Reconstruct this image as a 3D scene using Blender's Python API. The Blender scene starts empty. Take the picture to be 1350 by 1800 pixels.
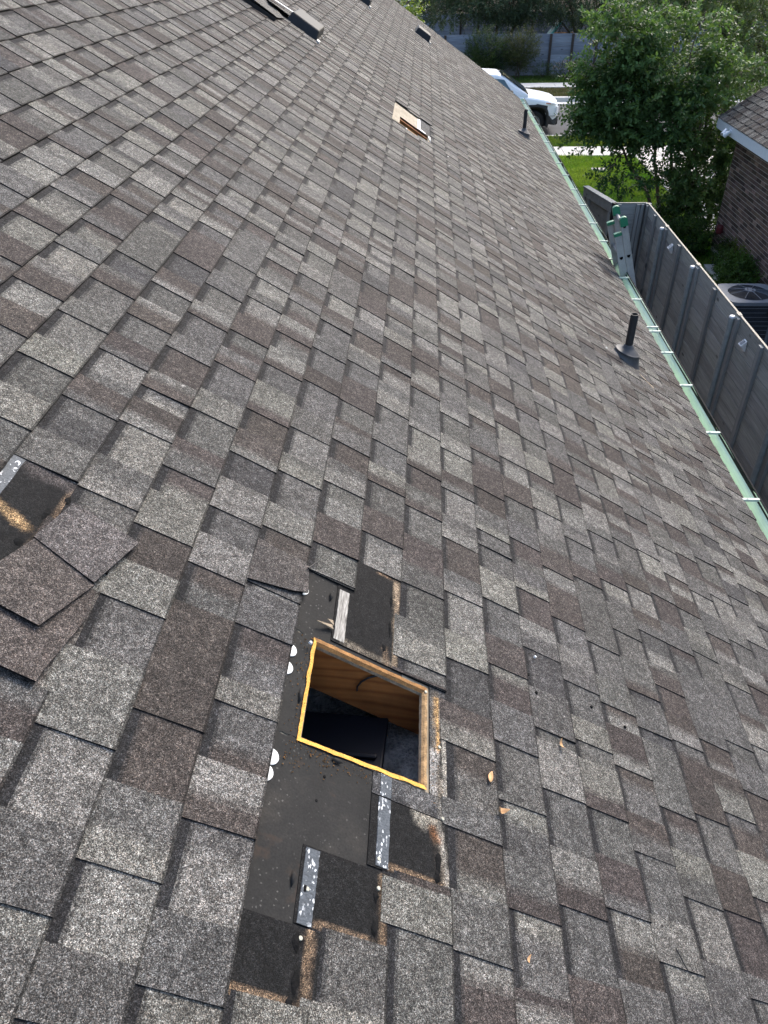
import bpy, bmesh, math, random
from mathutils import Vector, Matrix, noise as mnoise

scene = bpy.context.scene
COL = scene.collection
RNG = random.Random(7)

# ------------------------------------------------------------------ camera, world, sun, exposure
cam_d = bpy.data.cameras.new('camera')
cam = bpy.data.objects.new('camera', cam_d)
COL.objects.link(cam)
cam_d.sensor_fit = 'VERTICAL'
cam_d.sensor_height = 24.0
cam_d.lens = 1326.7 / 1800 * 24.0
cam_d.clip_start = 0.02
cam_d.clip_end = 600
cam.matrix_world = Matrix(((0.9989, -0.0138, 0.0456, -1.9886),
                           (0.0446, 0.6085, -0.7923, 0.0),
                           (-0.0169, 0.7934, 0.6084, 5.7018),
                           (0, 0, 0, 1)))
scene.camera = cam

SUN_AZ = math.radians(30)      # from +Y towards +X
SUN_EL = math.radians(38)
w = bpy.data.worlds.new('World')
scene.world = w
w.use_nodes = True
wn = w.node_tree.nodes
sky = wn.new('ShaderNodeTexSky')
sky.sky_type = 'NISHITA'
sky.sun_disc = False
sky.sun_elevation = SUN_EL
sky.sun_rotation = SUN_AZ
sky.air_density = 1.0
sky.dust_density = 3.0
sky.ozone_density = 1.0
bg = wn['Background']
bg.inputs['Strength'].default_value = 0.15
w.node_tree.links.new(sky.outputs[0], bg.inputs['Color'])
sd = bpy.data.lights.new('sun', 'SUN')
sd.energy = 0.95
sd.angle = math.radians(22)
sd.color = (1.0, 0.965, 0.92)
so = bpy.data.objects.new('sun', sd)
COL.objects.link(so)
sdir = Vector((math.sin(SUN_AZ) * math.cos(SUN_EL), math.cos(SUN_AZ) * math.cos(SUN_EL), math.sin(SUN_EL)))
so.rotation_euler = sdir.to_track_quat('Z', 'Y').to_euler()
so.location = (0, 0, 30)
scene.view_settings.view_transform = 'Standard'
scene.view_settings.look = 'None'
scene.view_settings.gamma = 1.0
scene.view_settings.exposure = 1.43
scene.view_settings.use_curve_mapping = False

# ------------------------------------------------------------------ helpers
def lin(c):
    return tuple((x / 12.92 if x <= .04045 else ((x + .055) / 1.055) ** 2.4) for x in c)

def setp(o, label=None, cat=None, group=None, kind=None):
    if label: o['label'] = label
    if cat: o['category'] = cat
    if group: o['group'] = group
    if kind: o['kind'] = kind
    return o

def empty(name, label, cat, loc=(0, 0, 0), rz=0.0, group=None):
    o = bpy.data.objects.new(name, None)
    o.empty_display_size = .1
    COL.objects.link(o)
    o.location = loc
    o.rotation_euler = (0, 0, rz)
    return setp(o, label, cat, group)

def link(name, me, parent=None, loc=None):
    o = bpy.data.objects.new(name, me)
    COL.objects.link(o)
    if parent is not None: o.parent = parent
    if loc is not None: o.location = loc
    return o

def mesh(name, verts, faces, mats, parent=None, smooth=False, mi=None, tint=None, loc=None):
    """one mesh object; mi = material index per face, tint = rgb per face"""
    me = bpy.data.meshes.new(name)
    me.from_pydata([tuple(v) for v in verts], [], faces)
    if not isinstance(mats, (list, tuple)): mats = [mats]
    for m in mats: me.materials.append(m)
    if mi is not None: me.polygons.foreach_set('material_index', mi)
    if smooth: me.polygons.foreach_set('use_smooth', [True] * len(me.polygons))
    if tint is not None:
        at = me.color_attributes.new('tint', 'FLOAT_COLOR', 'CORNER')
        buf = []
        for p, c in zip(me.polygons, tint):
            buf += [c[0], c[1], c[2], 1.0] * p.loop_total
        at.data.foreach_set('color', buf)
    me.update()
    return link(name, me, parent, loc)

class MB:
    """collects simple shapes and links them as one mesh object"""
    def __init__(s): s.v = []; s.f = []; s.mi = []; s.t = []
    def add(s, v, f, mi=0, t=(1, 1, 1)):
        n = len(s.v); s.v += [tuple(q) for q in v]
        for q in f: s.f.append(tuple(i + n for i in q)); s.mi.append(mi); s.t.append(t)
        return s
    def box(s, x0, x1, y0, y1, z0, z1, mi=0, M=None, t=(1, 1, 1)):
        v = [Vector((x, y, z)) for z in (z0, z1) for y in (y0, y1) for x in (x0, x1)]
        if M is not None: v = [M @ q for q in v]
        return s.add(v, [(0, 2, 3, 1), (4, 5, 7, 6), (0, 1, 5, 4), (2, 6, 7, 3), (0, 4, 6, 2), (1, 3, 7, 5)], mi, t)
    def prism(s, poly, d, mi=0, mis=None):
        """poly: 3-D points in order, d: extrusion vector"""
        n = len(poly); d = Vector(d)
        v = [Vector(p) for p in poly] + [Vector(p) + d for p in poly]
        f = [tuple(range(n)), tuple(range(2 * n - 1, n - 1, -1))]
        s.add(v, f, mi)
        s.add(v, [(i, (i + 1) % n, n + (i + 1) % n, n + i) for i in range(n)], mi if mis is None else mis)
        return s
    def tube(s, p, q, r0, r1=None, n=8, mi=0, caps=True, t=(1, 1, 1)):
        p = Vector(p); q = Vector(q); r1 = r0 if r1 is None else r1
        a = (q - p).normalized(); b = a.orthogonal().normalized(); c = a.cross(b)
        v = []
        for P, r in ((p, r0), (q, r1)):
            for i in range(n):
                an = 2 * math.pi * i / n
                v.append(P + (b * math.cos(an) + c * math.sin(an)) * r)
        f = [(i, (i + 1) % n, n + (i + 1) % n, n + i) for i in range(n)]
        if caps: f += [tuple(range(n - 1, -1, -1)), tuple(range(n, 2 * n))]
        return s.add(v, f, mi, t)
    def lathe(s, prof, n=24, M=None, mi=0, t=(1, 1, 1)):
        v = []; f = []
        for r, z in prof:
            for i in range(n):
                a = 2 * math.pi * i / n
                v.append(Vector((r * math.cos(a), r * math.sin(a), z)))
        for j in range(len(prof) - 1):
            for i in range(n):
                f.append((j * n + i, j * n + (i + 1) % n, (j + 1) * n + (i + 1) % n, (j + 1) * n + i))
        if M is not None: v = [M @ q for q in v]
        return s.add(v, f, mi, t)
    def build(s, name, mats, parent=None, smooth=False, tint=False, loc=None, bevel=0):
        o = mesh(name, s.v, s.f, mats, parent, smooth, s.mi, s.t, loc)
        if bevel:
            m = o.modifiers.new('bevel', 'BEVEL'); m.width = bevel; m.segments = 2; m.limit_method = 'ANGLE'
        return o

def fix_normals(o):
    bm = bmesh.new(); bm.from_mesh(o.data); bmesh.ops.recalc_face_normals(bm, faces=bm.faces); bm.to_mesh(o.data); bm.free()

# ------------------------------------------------------------------ materials
class NT:
    def __init__(s, name):
        s.m = bpy.data.materials.new(name); s.m.use_nodes = True
        s.t = s.m.node_tree; s.b = s.t.nodes['Principled BSDF']
        s.pos = s.n('ShaderNodeNewGeometry').outputs['Position']
    def n(s, typ, **kw):
        q = s.t.nodes.new(typ)
        for k, v in kw.items(): setattr(q, k, v)
        return q
    def l(s, a, b): s.t.links.new(a, b)
    def scaled(s, sc):
        q = s.n('ShaderNodeMapping'); q.inputs['Scale'].default_value = sc if hasattr(sc, '__len__') else (sc, sc, sc)
        s.l(s.pos, q.inputs['Vector']); return q.outputs[0]
    def noise(s, sc, detail=3, rough=.55):
        q = s.n('ShaderNodeTexNoise'); q.inputs['Scale'].default_value = 1.0
        q.inputs['Detail'].default_value = detail; q.inputs['Roughness'].default_value = rough
        s.l(s.scaled(sc), q.inputs['Vector']); return q.outputs['Fac']
    def vor(s, sc, feature='F1', out='Color'):
        q = s.n('ShaderNodeTexVoronoi', feature=feature); q.inputs['Scale'].default_value = 1.0
        s.l(s.scaled(sc), q.inputs['Vector']); return q.outputs[out]
    def ramp(s, fac, stops, interp='LINEAR'):
        q = s.n('ShaderNodeValToRGB'); q.color_ramp.interpolation = interp
        e = q.color_ramp.elements
        while len(e) > 1: e.remove(e[-1])
        for i, (p, c) in enumerate(stops):
            c = (c, c, c) if not hasattr(c, '__len__') else c
            x = e[0] if i == 0 else e.new(p)
            x.position = p; x.color = (c[0], c[1], c[2], 1)
        s.l(fac, q.inputs[0]); return q.outputs[0]
    def mul(s, a, b, mode='MULTIPLY', fac=1.0):
        q = s.n('ShaderNodeMix', data_type='RGBA', blend_type=mode)
        q.clamp_result = False
        if hasattr(fac, 'node'): s.l(fac, q.inputs[0])
        else: q.inputs[0].default_value = fac
        for x, i in ((a, 6), (b, 7)):
            if hasattr(x, 'node'): s.l(x, q.inputs[i])
            else: q.inputs[i].default_value = (x[0], x[1], x[2], 1)
        return q.outputs[2]
    def bump(s, h, dist, strength=1.0):
        q = s.n('ShaderNodeBump'); q.inputs['Distance'].default_value = dist; q.inputs['Strength'].default_value = strength
        s.l(h, q.inputs['Height']); s.l(q.outputs[0], s.b.inputs['Normal'])
    def tint(s):
        q = s.n('ShaderNodeAttribute'); q.attribute_name = 'tint'; return q.outputs['Color']
    def fin(s, col, rough=.7, spec=.4, metal=0.0):
        if hasattr(col, 'node'): s.l(col, s.b.inputs['Base Color'])
        else: s.b.inputs['Base Color'].default_value = (col[0], col[1], col[2], 1)
        s.b.inputs['Roughness'].default_value = rough
        s.b.inputs['Specular IOR Level'].default_value = spec
        s.b.inputs['Metallic'].default_value = metal
        return s.m

def plain(name, col, rough=.6, spec=.4, metal=0.0, var=.25, sc=14, fine=90, bump=0.0, tint=False):
    t = NT(name)
    a = t.ramp(t.noise(sc, 4), [(.25, 1 - var), (.75, 1 + var)])
    b = t.ramp(t.noise(fine, 2), [(.3, 1 - var * .5), (.7, 1 + var * .5)])
    c = t.mul(t.mul(a, b), col)
    if tint: c = t.mul(c, t.tint())
    if bump: t.bump(t.noise(fine, 3), bump)
    return t.fin(c, rough, spec, metal)

def granule_mat(name):
    """mineral granules: light, mid and black chips about 2 mm across over the shingle's own colour"""
    t = NT(name)
    sep = t.n('ShaderNodeSeparateColor'); t.l(t.vor(760), sep.inputs[0])
    sp = t.ramp(sep.outputs[0], [(0, .14), (.28, .36), (.52, .84), (.76, 1.32), (.9, 2.1), (1, 3.5)])
    sep2 = t.n('ShaderNodeSeparateColor'); t.l(t.vor(210), sep2.inputs[0])
    s2 = t.ramp(sep2.outputs[0], [(0, .68), (.5, .97), (1, 1.38)])
    lo = t.ramp(t.noise(5.0, 4), [(.3, .84), (.7, 1.14)])
    lo2 = t.ramp(t.noise(30, 4, .65), [(.3, .84), (.7, 1.15)])
    st = t.ramp(t.noise((1.1, 1.6, 1.1), 5, .6), [(.32, .93), (.5, 1.0), (.7, 1.05)])
    sc = t.ramp(t.noise((7, 90, 7), 2, .5), [(.2, .80), (.36, 1.0), (1, 1.0)])
    lo2 = t.mul(t.mul(lo2, st), sc)
    sep3 = t.n('ShaderNodeSeparateColor'); t.l(t.vor(88), sep3.inputs[0])
    sep4 = t.n('ShaderNodeSeparateColor'); t.l(t.vor(44), sep4.inputs[0])
    lo2 = t.mul(lo2, t.mul(t.ramp(sep3.outputs[0], [(0, .78), (.5, .98), (1, 1.28)]), t.ramp(sep4.outputs[0], [(0, .90), (1, 1.11)])))
    lo2 = t.mul(lo2, t.ramp(t.noise(17, 3, .6), [(.68, 1.0), (.80, .78)]))
    hue = t.ramp(sep.outputs[1], [(0, (1.1, .98, .92)), (.5, (1, 1, 1)), (1, (.95, 1.0, 1.05))])
    c = t.mul(t.mul(t.mul(sp, s2), t.mul(lo, lo2)), t.mul(hue, t.tint()))
    t.bump(sep.outputs[0], .0012, .7)
    return t.fin(c, .85, .22)

def wood_mat(name, base, dark, axis=1, sc=1.0, rough=.75, spec=.25, tint=False):
    t = NT(name)
    s = [9 * sc, 9 * sc, 9 * sc]; s[axis] = .8 * sc
    n1 = t.noise(tuple(s), 5, .6)
    s2 = [70 * sc] * 3; s2[axis] = 3 * sc
    n2 = t.noise(tuple(s2), 3, .6)
    f = t.ramp(n1, [(.28, 0), (.72, 1)])
    c = t.mul(dark, base, 'MIX', f)
    c = t.mul(c, t.ramp(n2, [(.25, .72), (.75, 1.22)]))
    # knots
    kv = t.n('ShaderNodeTexVoronoi'); kv.inputs['Scale'].default_value = 1.0
    sk = [4.5 * sc] * 3; sk[axis] = 1.9 * sc
    t.l(t.scaled(tuple(sk)), kv.inputs['Vector'])
    c = t.mul(c, t.ramp(kv.outputs['Distance'], [(0, .3), (.07, .45), (.12, 1)]))
    if tint: c = t.mul(c, t.tint())
    t.bump(n2, .002, .5)
    return t.fin(c, rough, spec)

def leaf_mat(name, spec=.3, rough=.5, trans=.35):
    t = NT(name)
    b = t.b
    tin = t.tint()
    t.l(tin, b.inputs['Base Color'])
    b.inputs['Roughness'].default_value = rough
    b.inputs['Specular IOR Level'].default_value = spec
    tr = t.n('ShaderNodeBsdfTranslucent')
    t.l(t.mul(tin, (1.5, 1.5, .7)), tr.inputs['Color'])
    mx = t.n('ShaderNodeMixShader'); mx.inputs[0].default_value = trans
    t.l(b.outputs[0], mx.inputs[1]); t.l(tr.outputs[0], mx.inputs[2])
    t.l(mx.outputs[0], t.t.nodes['Material Output'].inputs[0])
    return t.m

MT = {}
MT['granule'] = granule_mat('shingle_granules')
MT['edge'] = plain('asphalt_edge', (.006, .006, .0065), .9, .15, var=.3)
def felt_mat():
    t = NT('roofing_felt')
    a = t.ramp(t.noise(7, 5, .65), [(.3, (.012, .012, .0115)), (.55, (.019, .0185, .0175)), (.75, (.034, .031, .027))])
    b = t.ramp(t.noise(260, 2), [(.3, .8), (.7, 1.2)])
    sep = t.n('ShaderNodeSeparateColor'); t.l(t.vor(330), sep.inputs[0])
    dust = t.ramp(sep.outputs[0], [(0, 0), (.972, 0), (.98, .2), (1, .42)], 'CONSTANT')
    msk = t.ramp(t.noise(11, 3), [(.42, 0), (.62, 1)])
    c = t.mul(t.mul(a, b), (.32, .31, .28), 'ADD', t.mul(dust, msk))
    c = t.mul(c, (.055, .034, .022), 'MIX', t.ramp(t.noise(9.5, 4, .7), [(.60, 0), (.74, .6)]))
    t.bump(t.noise(18, 4), .006, .45)
    return t.fin(c, .78, .22)
MT['felt'] = felt_mat()
def strip_mat():
    t = NT('release_film')
    st = t.ramp(t.noise((8, 330, 330), 2), [(.3, (.035, .042, .050)), (.7, (.085, .10, .115))])
    sep = t.n('ShaderNodeSeparateColor'); t.l(t.vor((330, 170, 330)), sep.inputs[0])
    fl = t.ramp(sep.outputs[0], [(0, 0), (.80, 0), (.84, 1)], 'LINEAR')
    msk = t.ramp(t.noise(38, 3), [(.44, 0), (.58, 1)])
    return t.fin(t.mul(st, (.62, .64, .65), 'MIX', t.mul(fl, msk)), .6, .3)
MT['strip'] = strip_mat()
def strip_w():
    t = NT('weathered_film')
    st = t.ramp(t.noise((300, 26, 300), 4, .7), [(.3, (.06, .056, .05)), (.5, (.21, .20, .18)), (.72, (.44, .43, .40))])
    return t.fin(st, .6, .4)
MT['stripw'] = strip_w()
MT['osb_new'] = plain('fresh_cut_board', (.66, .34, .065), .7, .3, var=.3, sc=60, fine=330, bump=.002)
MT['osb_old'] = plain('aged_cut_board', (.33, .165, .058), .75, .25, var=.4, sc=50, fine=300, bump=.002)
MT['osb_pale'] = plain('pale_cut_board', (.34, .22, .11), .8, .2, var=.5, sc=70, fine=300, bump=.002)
MT['osb_grey'] = plain('grey_cut_board', (.30, .24, .17), .8, .2, var=.45, sc=70, fine=350, bump=.002)
def ply_mat():
    t = NT('bare_decking')
    a = t.ramp(t.noise(9, 4), [(.3, (.24, .20, .14)), (.7, (.36, .31, .23))])
    b = t.ramp(t.noise((60, 9, 60), 3), [(.3, .82), (.7, 1.12)])
    return t.fin(t.mul(a, b), .75, .25)
MT['ply'] = ply_mat()
MT['rafter'] = None
def rafter_mat():
    t = NT('pine_rafter')
    w = t.n('ShaderNodeTexWave', wave_type='BANDS', bands_direction='Z'); 
    w.inputs['Scale'].default_value = 1.0; w.inputs['Distortion'].default_value = 9.0; w.inputs['Detail'].default_value = 2.0; w.inputs['Detail Scale'].default_value = .8
    mp = t.n('ShaderNodeMapping'); mp.inputs['Rotation'].default_value = (0, math.radians(-33.7), 0); mp.inputs['Scale'].default_value = (1.6, 10, 9)
    t.l(t.pos, mp.inputs['Vector']); t.l(mp.outputs[0], w.inputs['Vector'])
    g = t.ramp(w.outputs['Fac'], [(0, (.24, .080, .022)), (.2, (.31, .115, .031)), (.7, (.37, .142, .040)), (1, (.33, .125, .035))])
    b = t.ramp(t.noise(14, 4), [(.3, .75), (.7, 1.15)])
    return t.fin(t.mul(g, b), .7, .3)
MT['rafter'] = rafter_mat()
MT['insul'] = plain('blown_insulation', (.48, .455, .42), .95, .1, var=.55, sc=26, fine=120, bump=.02)
MT['duct'] = plain('black_plastic_duct', (.004, .005, .009), .55, .25, var=.3, sc=9)
MT['nail'] = plain('galvanised_nail', (.40, .385, .31), .45, .5, metal=.3, var=.2, sc=200)
MT['whitecap'] = plain('white_plastic', (.72, .73, .72), .5, .5, var=.06)
MT['tar'] = plain('black_tar', (.006, .006, .006), .9, .15, var=.4, sc=90, bump=.004)
MT['vent'] = plain('black_vent_plastic', (.012, .014, .017), .6, .22, var=.25)
MT['venttop'] = MT['vent']
MT['pipe'] = plain('painted_vent_pipe', (.022, .022, .023), .6, .4, var=.3)
MT['boot'] = plain('grey_pipe_boot', (.055, .056, .058), .55, .45, var=.25)
MT['alum'] = plain('aluminium', (.33, .33, .32), .5, .5, metal=.15, var=.18, sc=8)
MT['green'] = plain('green_plastic', (.012, .17, .085), .45, .5, var=.15)
def gutter_mat():
    t = NT('pale_green_gutter')
    a = t.ramp(t.noise((30, .8, 30), 4), [(.3, (.62, .76, .585)), (.7, (.71, .84, .66))])
    b = t.ramp(t.noise((200, 7, 200), 3), [(.3, .88), (.7, 1.08)])
    return t.fin(t.mul(a, b), .38, .5)
MT['gutter'] = gutter_mat()
MT['strap'] = plain('pale_strap', (.38, .45, .39), .5, .3, var=.1)
MT['trimdark'] = plain('dark_gutter_lip', (.016, .016, .017), .85, .1)
MT['fence'] = wood_mat('grey_fence_board', (.36, .372, .345), (.25, .26, .24), axis=1, tint=True)
MT['fencex'] = wood_mat('grey_fence_cross_board', (.30, .31, .295), (.215, .224, .215), axis=0, tint=True)
MT['fencez'] = wood_mat('grey_fence_upright', (.285, .297, .285), (.205, .213, .206), axis=2, tint=True)
MT['fencetop'] = plain('lit_fence_top', (.50, .45, .36), .8, .2, var=.2, sc=40)  # paler tone paints the sunlit top edge of the fence
MT['post'] = plain('grey_painted_post', (.26, .295, .29), .5, .4, var=.15)
MT['wallboard'] = wood_mat('weathered_blue_grey_board', (.22, .25, .30), (.13, .15, .185), axis=0, sc=.7, tint=True)
MT['wallpost'] = plain('brown_post', (.05, .04, .035), .8, .2)
MT['concrete'] = plain('concrete', (.52, .50, .46), .85, .2, var=.12, sc=2.5, fine=60)
MT['asphalt'] = plain('street_asphalt', (.055, .058, .064), .85, .25, var=.15, sc=1.2, fine=120)
def ground_mat(name, a, b, c):
    t = NT(name)
    x = t.ramp(t.noise(.9, 5, .65), [(.3, a), (.5, b), (.72, c)])
    return t.fin(t.mul(x, t.ramp(t.noise(22, 4, .7), [(.3, .6), (.7, 1.35)])), .95, .1)
MT['soil'] = ground_mat('soil', (.035, .027, .02), (.05, .04, .03), (.075, .06, .045))
MT['lawn'] = ground_mat('lawn_soil', (.06, .10, .016), (.085, .15, .022), (.12, .15, .032))
MT['dryverge'] = ground_mat('dry_verge', (.06, .05, .032), (.09, .075, .05), (.075, .085, .04))
MT['brick'] = plain('brown_brick', (.165, .112, .092), .85, .25, var=.3, sc=18, fine=160, bump=.003, tint=True)
MT['mortar'] = plain('mortar', (.50, .45, .40), .95, .1, var=.15, sc=30)
def brickwall_mat():
    t = NT('brick_facing')
    b = t.n('ShaderNodeTexBrick'); mp = t.n('ShaderNodeMapping'); mp.inputs['Rotation'].default_value = (math.radians(90), 0, 0)
    t.l(t.pos, mp.inputs['Vector']); t.l(mp.outputs[0], b.inputs['Vector'])
    b.inputs['Color1'].default_value = (.11, .07, .056, 1); b.inputs['Color2'].default_value = (.07, .05, .045, 1); b.inputs['Mortar'].default_value = (.4, .36, .32, 1)
    b.inputs['Scale'].default_value = 1; b.inputs['Brick Width'].default_value = .21; b.inputs['Row Height'].default_value = .075; b.inputs['Mortar Size'].default_value = .01
    return t.fin(b.outputs['Color'], .9, .2)
MT['brickwall'] = brickwall_mat()
MT['white'] = plain('white_trim_paint', (.72, .75, .77), .5, .4, var=.05)
MT['acgrey'] = plain('grey_metal_cabinet', (.15, .175, .21), .5, .45, var=.1)
MT['acdark'] = plain('dark_coil', (.028, .034, .045), .6, .3, var=.4, sc=60)
MT['carpaint'] = plain('white_car_paint', (.80, .84, .87), .22, .55, var=.02)
MT['carblack'] = plain('black_car_plastic', (.018, .018, .019), .55, .35, var=.15)
MT['tyre'] = plain('tyre_rubber', (.015, .015, .016), .8, .3, var=.2)
MT['rim'] = plain('grey_steel_rim', (.36, .37, .38), .4, .5, metal=.6, var=.1)
MT['lamp'] = plain('headlamp_glass', (.70, .72, .74), .15, .6, var=.05)
MT['amber'] = plain('amber_marker', (.45, .16, .10), .3, .5, var=.05)
def glass_mat():
    t = NT('tinted_glass')
    return t.fin((.018, .026, .028), .06, .6)
MT['glass'] = glass_mat()
MT['sideglass'] = NT('side_glass').fin((.05, .10, .13), .06, .7)
MT['leaf'] = leaf_mat('leaf')
MT['leafsoft'] = leaf_mat('oak_leaf', .25, .6, .3)
MT['leafgloss'] = leaf_mat('glossy_leaf', .18, .5, .35)
MT['bark'] = plain('bark', (.075, .06, .048), .9, .15, var=.4, sc=16, bump=.01)
MT['barkm'] = plain('smooth_bark', (.16, .12, .09), .8, .2, var=.35, sc=10)
MT['deadleaf'] = plain('dry_leaf', (.56, .33, .16), .7, .3, var=.25, sc=120)
MT['red'] = plain('dark_red_paint', (.12, .018, .022), .5, .4)
MT['teal'] = plain('teal_plastic', (.06, .30, .26), .5, .4, var=.1)
MT['orangewood'] = plain('stained_wood', (.30, .16, .07), .7, .3, var=.2)
MT['solar'] = plain('solar_cell', (.03, .04, .06), .2, .6)
MT['rubber'] = plain('black_gate_strap', (.012, .013, .014), .6, .3)

# ------------------------------------------------------------------ roof frame: u along the eave, v down the slope, both in courses of 143 mm
S = .143; TH = math.radians(33.7); EV = 16.12; EZ = 2.9
CT, ST = math.cos(TH), math.sin(TH)
def rw(u, v, h=0.0):
    d = (v - EV) * S
    return Vector((d * CT + h * ST, u * S, EZ - d * ST + h * CT))
CAMI = cam.matrix_world.inverted()
def px(P):
    q = CAMI @ Vector(P)
    if q.z > -.05: return None
    return 675 - 1326.7 * q.x / q.z, 900 + 1326.7 * q.y / q.z
def px_area(pts):
    """area in the picture of a quad, 0 when mostly outside the frame"""
    q = [px(p) for p in pts]
    if any(a is None for a in q): return 0
    cx = sum(a[0] for a in q) / len(q); cy = sum(a[1] for a in q) / len(q)
    if not (-20 < cx < 1370 and -20 < cy < 1820): return 0
    return abs(sum(q[i][0] * q[(i + 1) % len(q)][1] - q[(i + 1) % len(q)][0] * q[i][1] for i in range(len(q)))) / 2

house = empty('house', 'shingle-roofed house with two holes cut in its grey-brown roof slope', 'house')

TINT = {'L': (.124, .121, .109), 'M': (.077, .0755, .0705), 'B': (.053, .0455, .0410), 'D': (.050, .049, .048)}
BAND = (.0175, .0175, .0185)
def rtint(c, rng):
    j = rng.uniform(.88, 1.12)
    t = TINT[c]
    return (t[0] * j, t[1] * j * rng.uniform(.985, 1.01), t[2] * j * rng.uniform(.97, 1.03))
def pick(rng): return rng.choices('LMBD', (.30, .42, .23, .05))[0]
def blend3(u0, m, u1, a, b):
    w_ = min(.07, (m - u0) * .4, (u1 - m) * .4)
    mix = lambda q: tuple(x + (y - x) * q for x, y in zip(a, b))
    return [(u0, m - w_, a), (m - w_, m, mix(.33)), (m, m + w_, mix(.67)), (m + w_, u1, b)]
def segs(u0, u1, c, rng, p=.5):
    """(far -> near) colour blends along one piece"""
    if rng.random() < p and u1 - u0 > .35:
        m = u0 + (u1 - u0) * rng.uniform(.25, .75)
        c2 = rng.choice([x for x in 'LMB' if x != c])
        return blend3(u0, m, u1, *((rtint(c2, rng), rtint(c, rng)) if rng.random() < .5 else (rtint(c, rng), rtint(c2, rng))))
    return [(u0, u1, rtint(c, rng))]

def sub_intervals(a, b, holes):
    out = [(a, b)]
    for h0, h1 in holes:
        nx = []
        for x, y in out:
            if h1 <= x or h0 >= y: nx.append((x, y)); continue
            if h0 > x: nx.append((x, h0))
            if h1 < y: nx.append((h1, y))
        out = nx
    return out

def course_layout(k, table, umin, umax, rng):
    """tabs and gaps of one course, from the far end towards the camera: [(kind, u_near, u_far, colour)]"""
    ent = list(table)
    out = []; cur = umax
    def fill(cur, stop):
        while cur - stop > 1.55:
            tl = rng.uniform(.62, .95); gl = rng.uniform(.72, 1.08)
            if rng.random() < .1: tl *= 1.7
            if cur - tl - gl < stop + .35: break
            out.append(('tab', cur - tl, cur, pick(rng))); out.append(('gap', cur - tl - gl, cur - tl, pick(rng)))
            cur -= tl + gl
        return cur
    for ul, ub, c1, c2 in ent:
        if ul > cur - .1: continue
        cur = fill(cur, ul)
        out.append(('tab', ul, cur, c1)); out.append(('gap', ub, ul, c2)); cur = ub
    cur = fill(cur, umin)
    out.append(('tab', umin, cur, pick(rng)))
    return out

def piece_geo(kind, k, u0, u1, sg, W, rng, butt=None):
    """verts, faces, material index, tint for one visible piece of a course"""
    b = k if butt is None else butt
    b += rng.uniform(-.003, .003)
    lift = rng.uniform(0, .0008) + (rng.uniform(.001, .003) if rng.random() < .05 else 0)
    if kind == 'tab':
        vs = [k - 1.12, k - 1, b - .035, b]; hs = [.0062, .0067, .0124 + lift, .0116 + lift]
        rows = [None, None, 'worn_shaded']  # last row darkened: painted shading at the butt plus its bare asphalt edge
        s0 = rng.uniform(-.025, .025); s1 = rng.uniform(-.025, .025)
    else:
        bw = .165 * rng.uniform(.85, 1.12)
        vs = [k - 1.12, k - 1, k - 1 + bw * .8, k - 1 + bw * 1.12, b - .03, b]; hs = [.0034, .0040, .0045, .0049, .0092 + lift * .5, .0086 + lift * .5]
        rows = [BAND, BAND, 'mix', None, 'worn_shaded']
        s0 = s1 = 0; u0 -= .06; u1 += .06
    us = [u0] + [s[1] for s in sg[:-1]] + [u1]
    n = len(us); V = []; F = []; MI = []; T = []
    for j, (v, h) in enumerate(zip(vs, hs)):
        for i, u in enumerate(us):
            sk = s0 if i == 0 else (s1 if i == n - 1 else rng.uniform(-.01, .01))
            V.append(W(u + sk * (v - k + 1), v, h))
    for j in range(len(vs) - 1):
        for i in range(n - 1):
            F.append((j * n + i, (j + 1) * n + i, (j + 1) * n + i + 1, j * n + i + 1)); MI.append(0)
            T.append(sg[i][2] if rows[j] is None else (tuple((x + y) / 2 for x, y in zip(BAND, sg[i][2])) if rows[j] == 'mix' else (tuple(x * .38 for x in sg[i][2]) if rows[j] == 'worn_shaded' else rows[j])))
    m = len(vs)
    base = len(V); rim = [j * n for j in range(m)] + [(m - 1) * n + i for i in range(1, n)] + [j * n + n - 1 for j in range(m - 2, -1, -1)]
    for q in rim:
        j, i = divmod(q, n)
        sk = s0 if i == 0 else (s1 if i == n - 1 else 0)
        V.append(W(us[i] + sk * (vs[j] - k + 1), vs[j], .001))
    for a in range(len(rim) - 1):
        F.append((rim[a], base + a, base + a + 1, rim[a + 1])); MI.append(1); T.append((.01, .01, .01))
    return V, F, MI, T

def shingle_field(owner, W, kmin, kmax, umin, umax, tables, excl, lastbutt, rng, nparts=300):
    pieces = []
    for k in range(kmin, kmax + 1):
        for kind, a, b, c in course_layout(k, tables.get(k, []), umin, umax, rng):
            for x, y in sub_intervals(a, b, excl.get(k, [])):
                if y - x < .05: continue
                sg = segs(x, y, c, rng, .55 if kind == 'tab' else .4)
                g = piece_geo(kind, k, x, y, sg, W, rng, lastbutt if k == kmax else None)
                ar = px_area([W(x, k - 1, .005), W(x, k, .005), W(y, k, .005), W(y, k - 1, .005)])
                pieces.append((ar, kind, g))
    for kind, nm in (('tab', 'shingle_tab'), ('gap', 'shingle')):
        ps = sorted([p for p in pieces if p[1] == kind], key=lambda p: -p[0])
        for ar, _, (V, F, MI, T) in ps[:nparts]:
            c = sum((Vector(v) for v in V), Vector()) / len(V)
            mesh(nm, [v - c for v in V], F, [MT['granule'], MT['edge']], owner, False, MI, T, loc=c)
        B = MB()
        for ar, _, (V, F, MI, T) in ps[nparts:]:
            n = len(B.v); B.v += V; B.f += [tuple(i + n for i in f) for f in F]; B.mi += MI; B.t += T
        o = B.build('far_shingles', [MT['granule'], MT['edge']], owner, tint=True)
        setp(o, kind='stuff')

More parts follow.
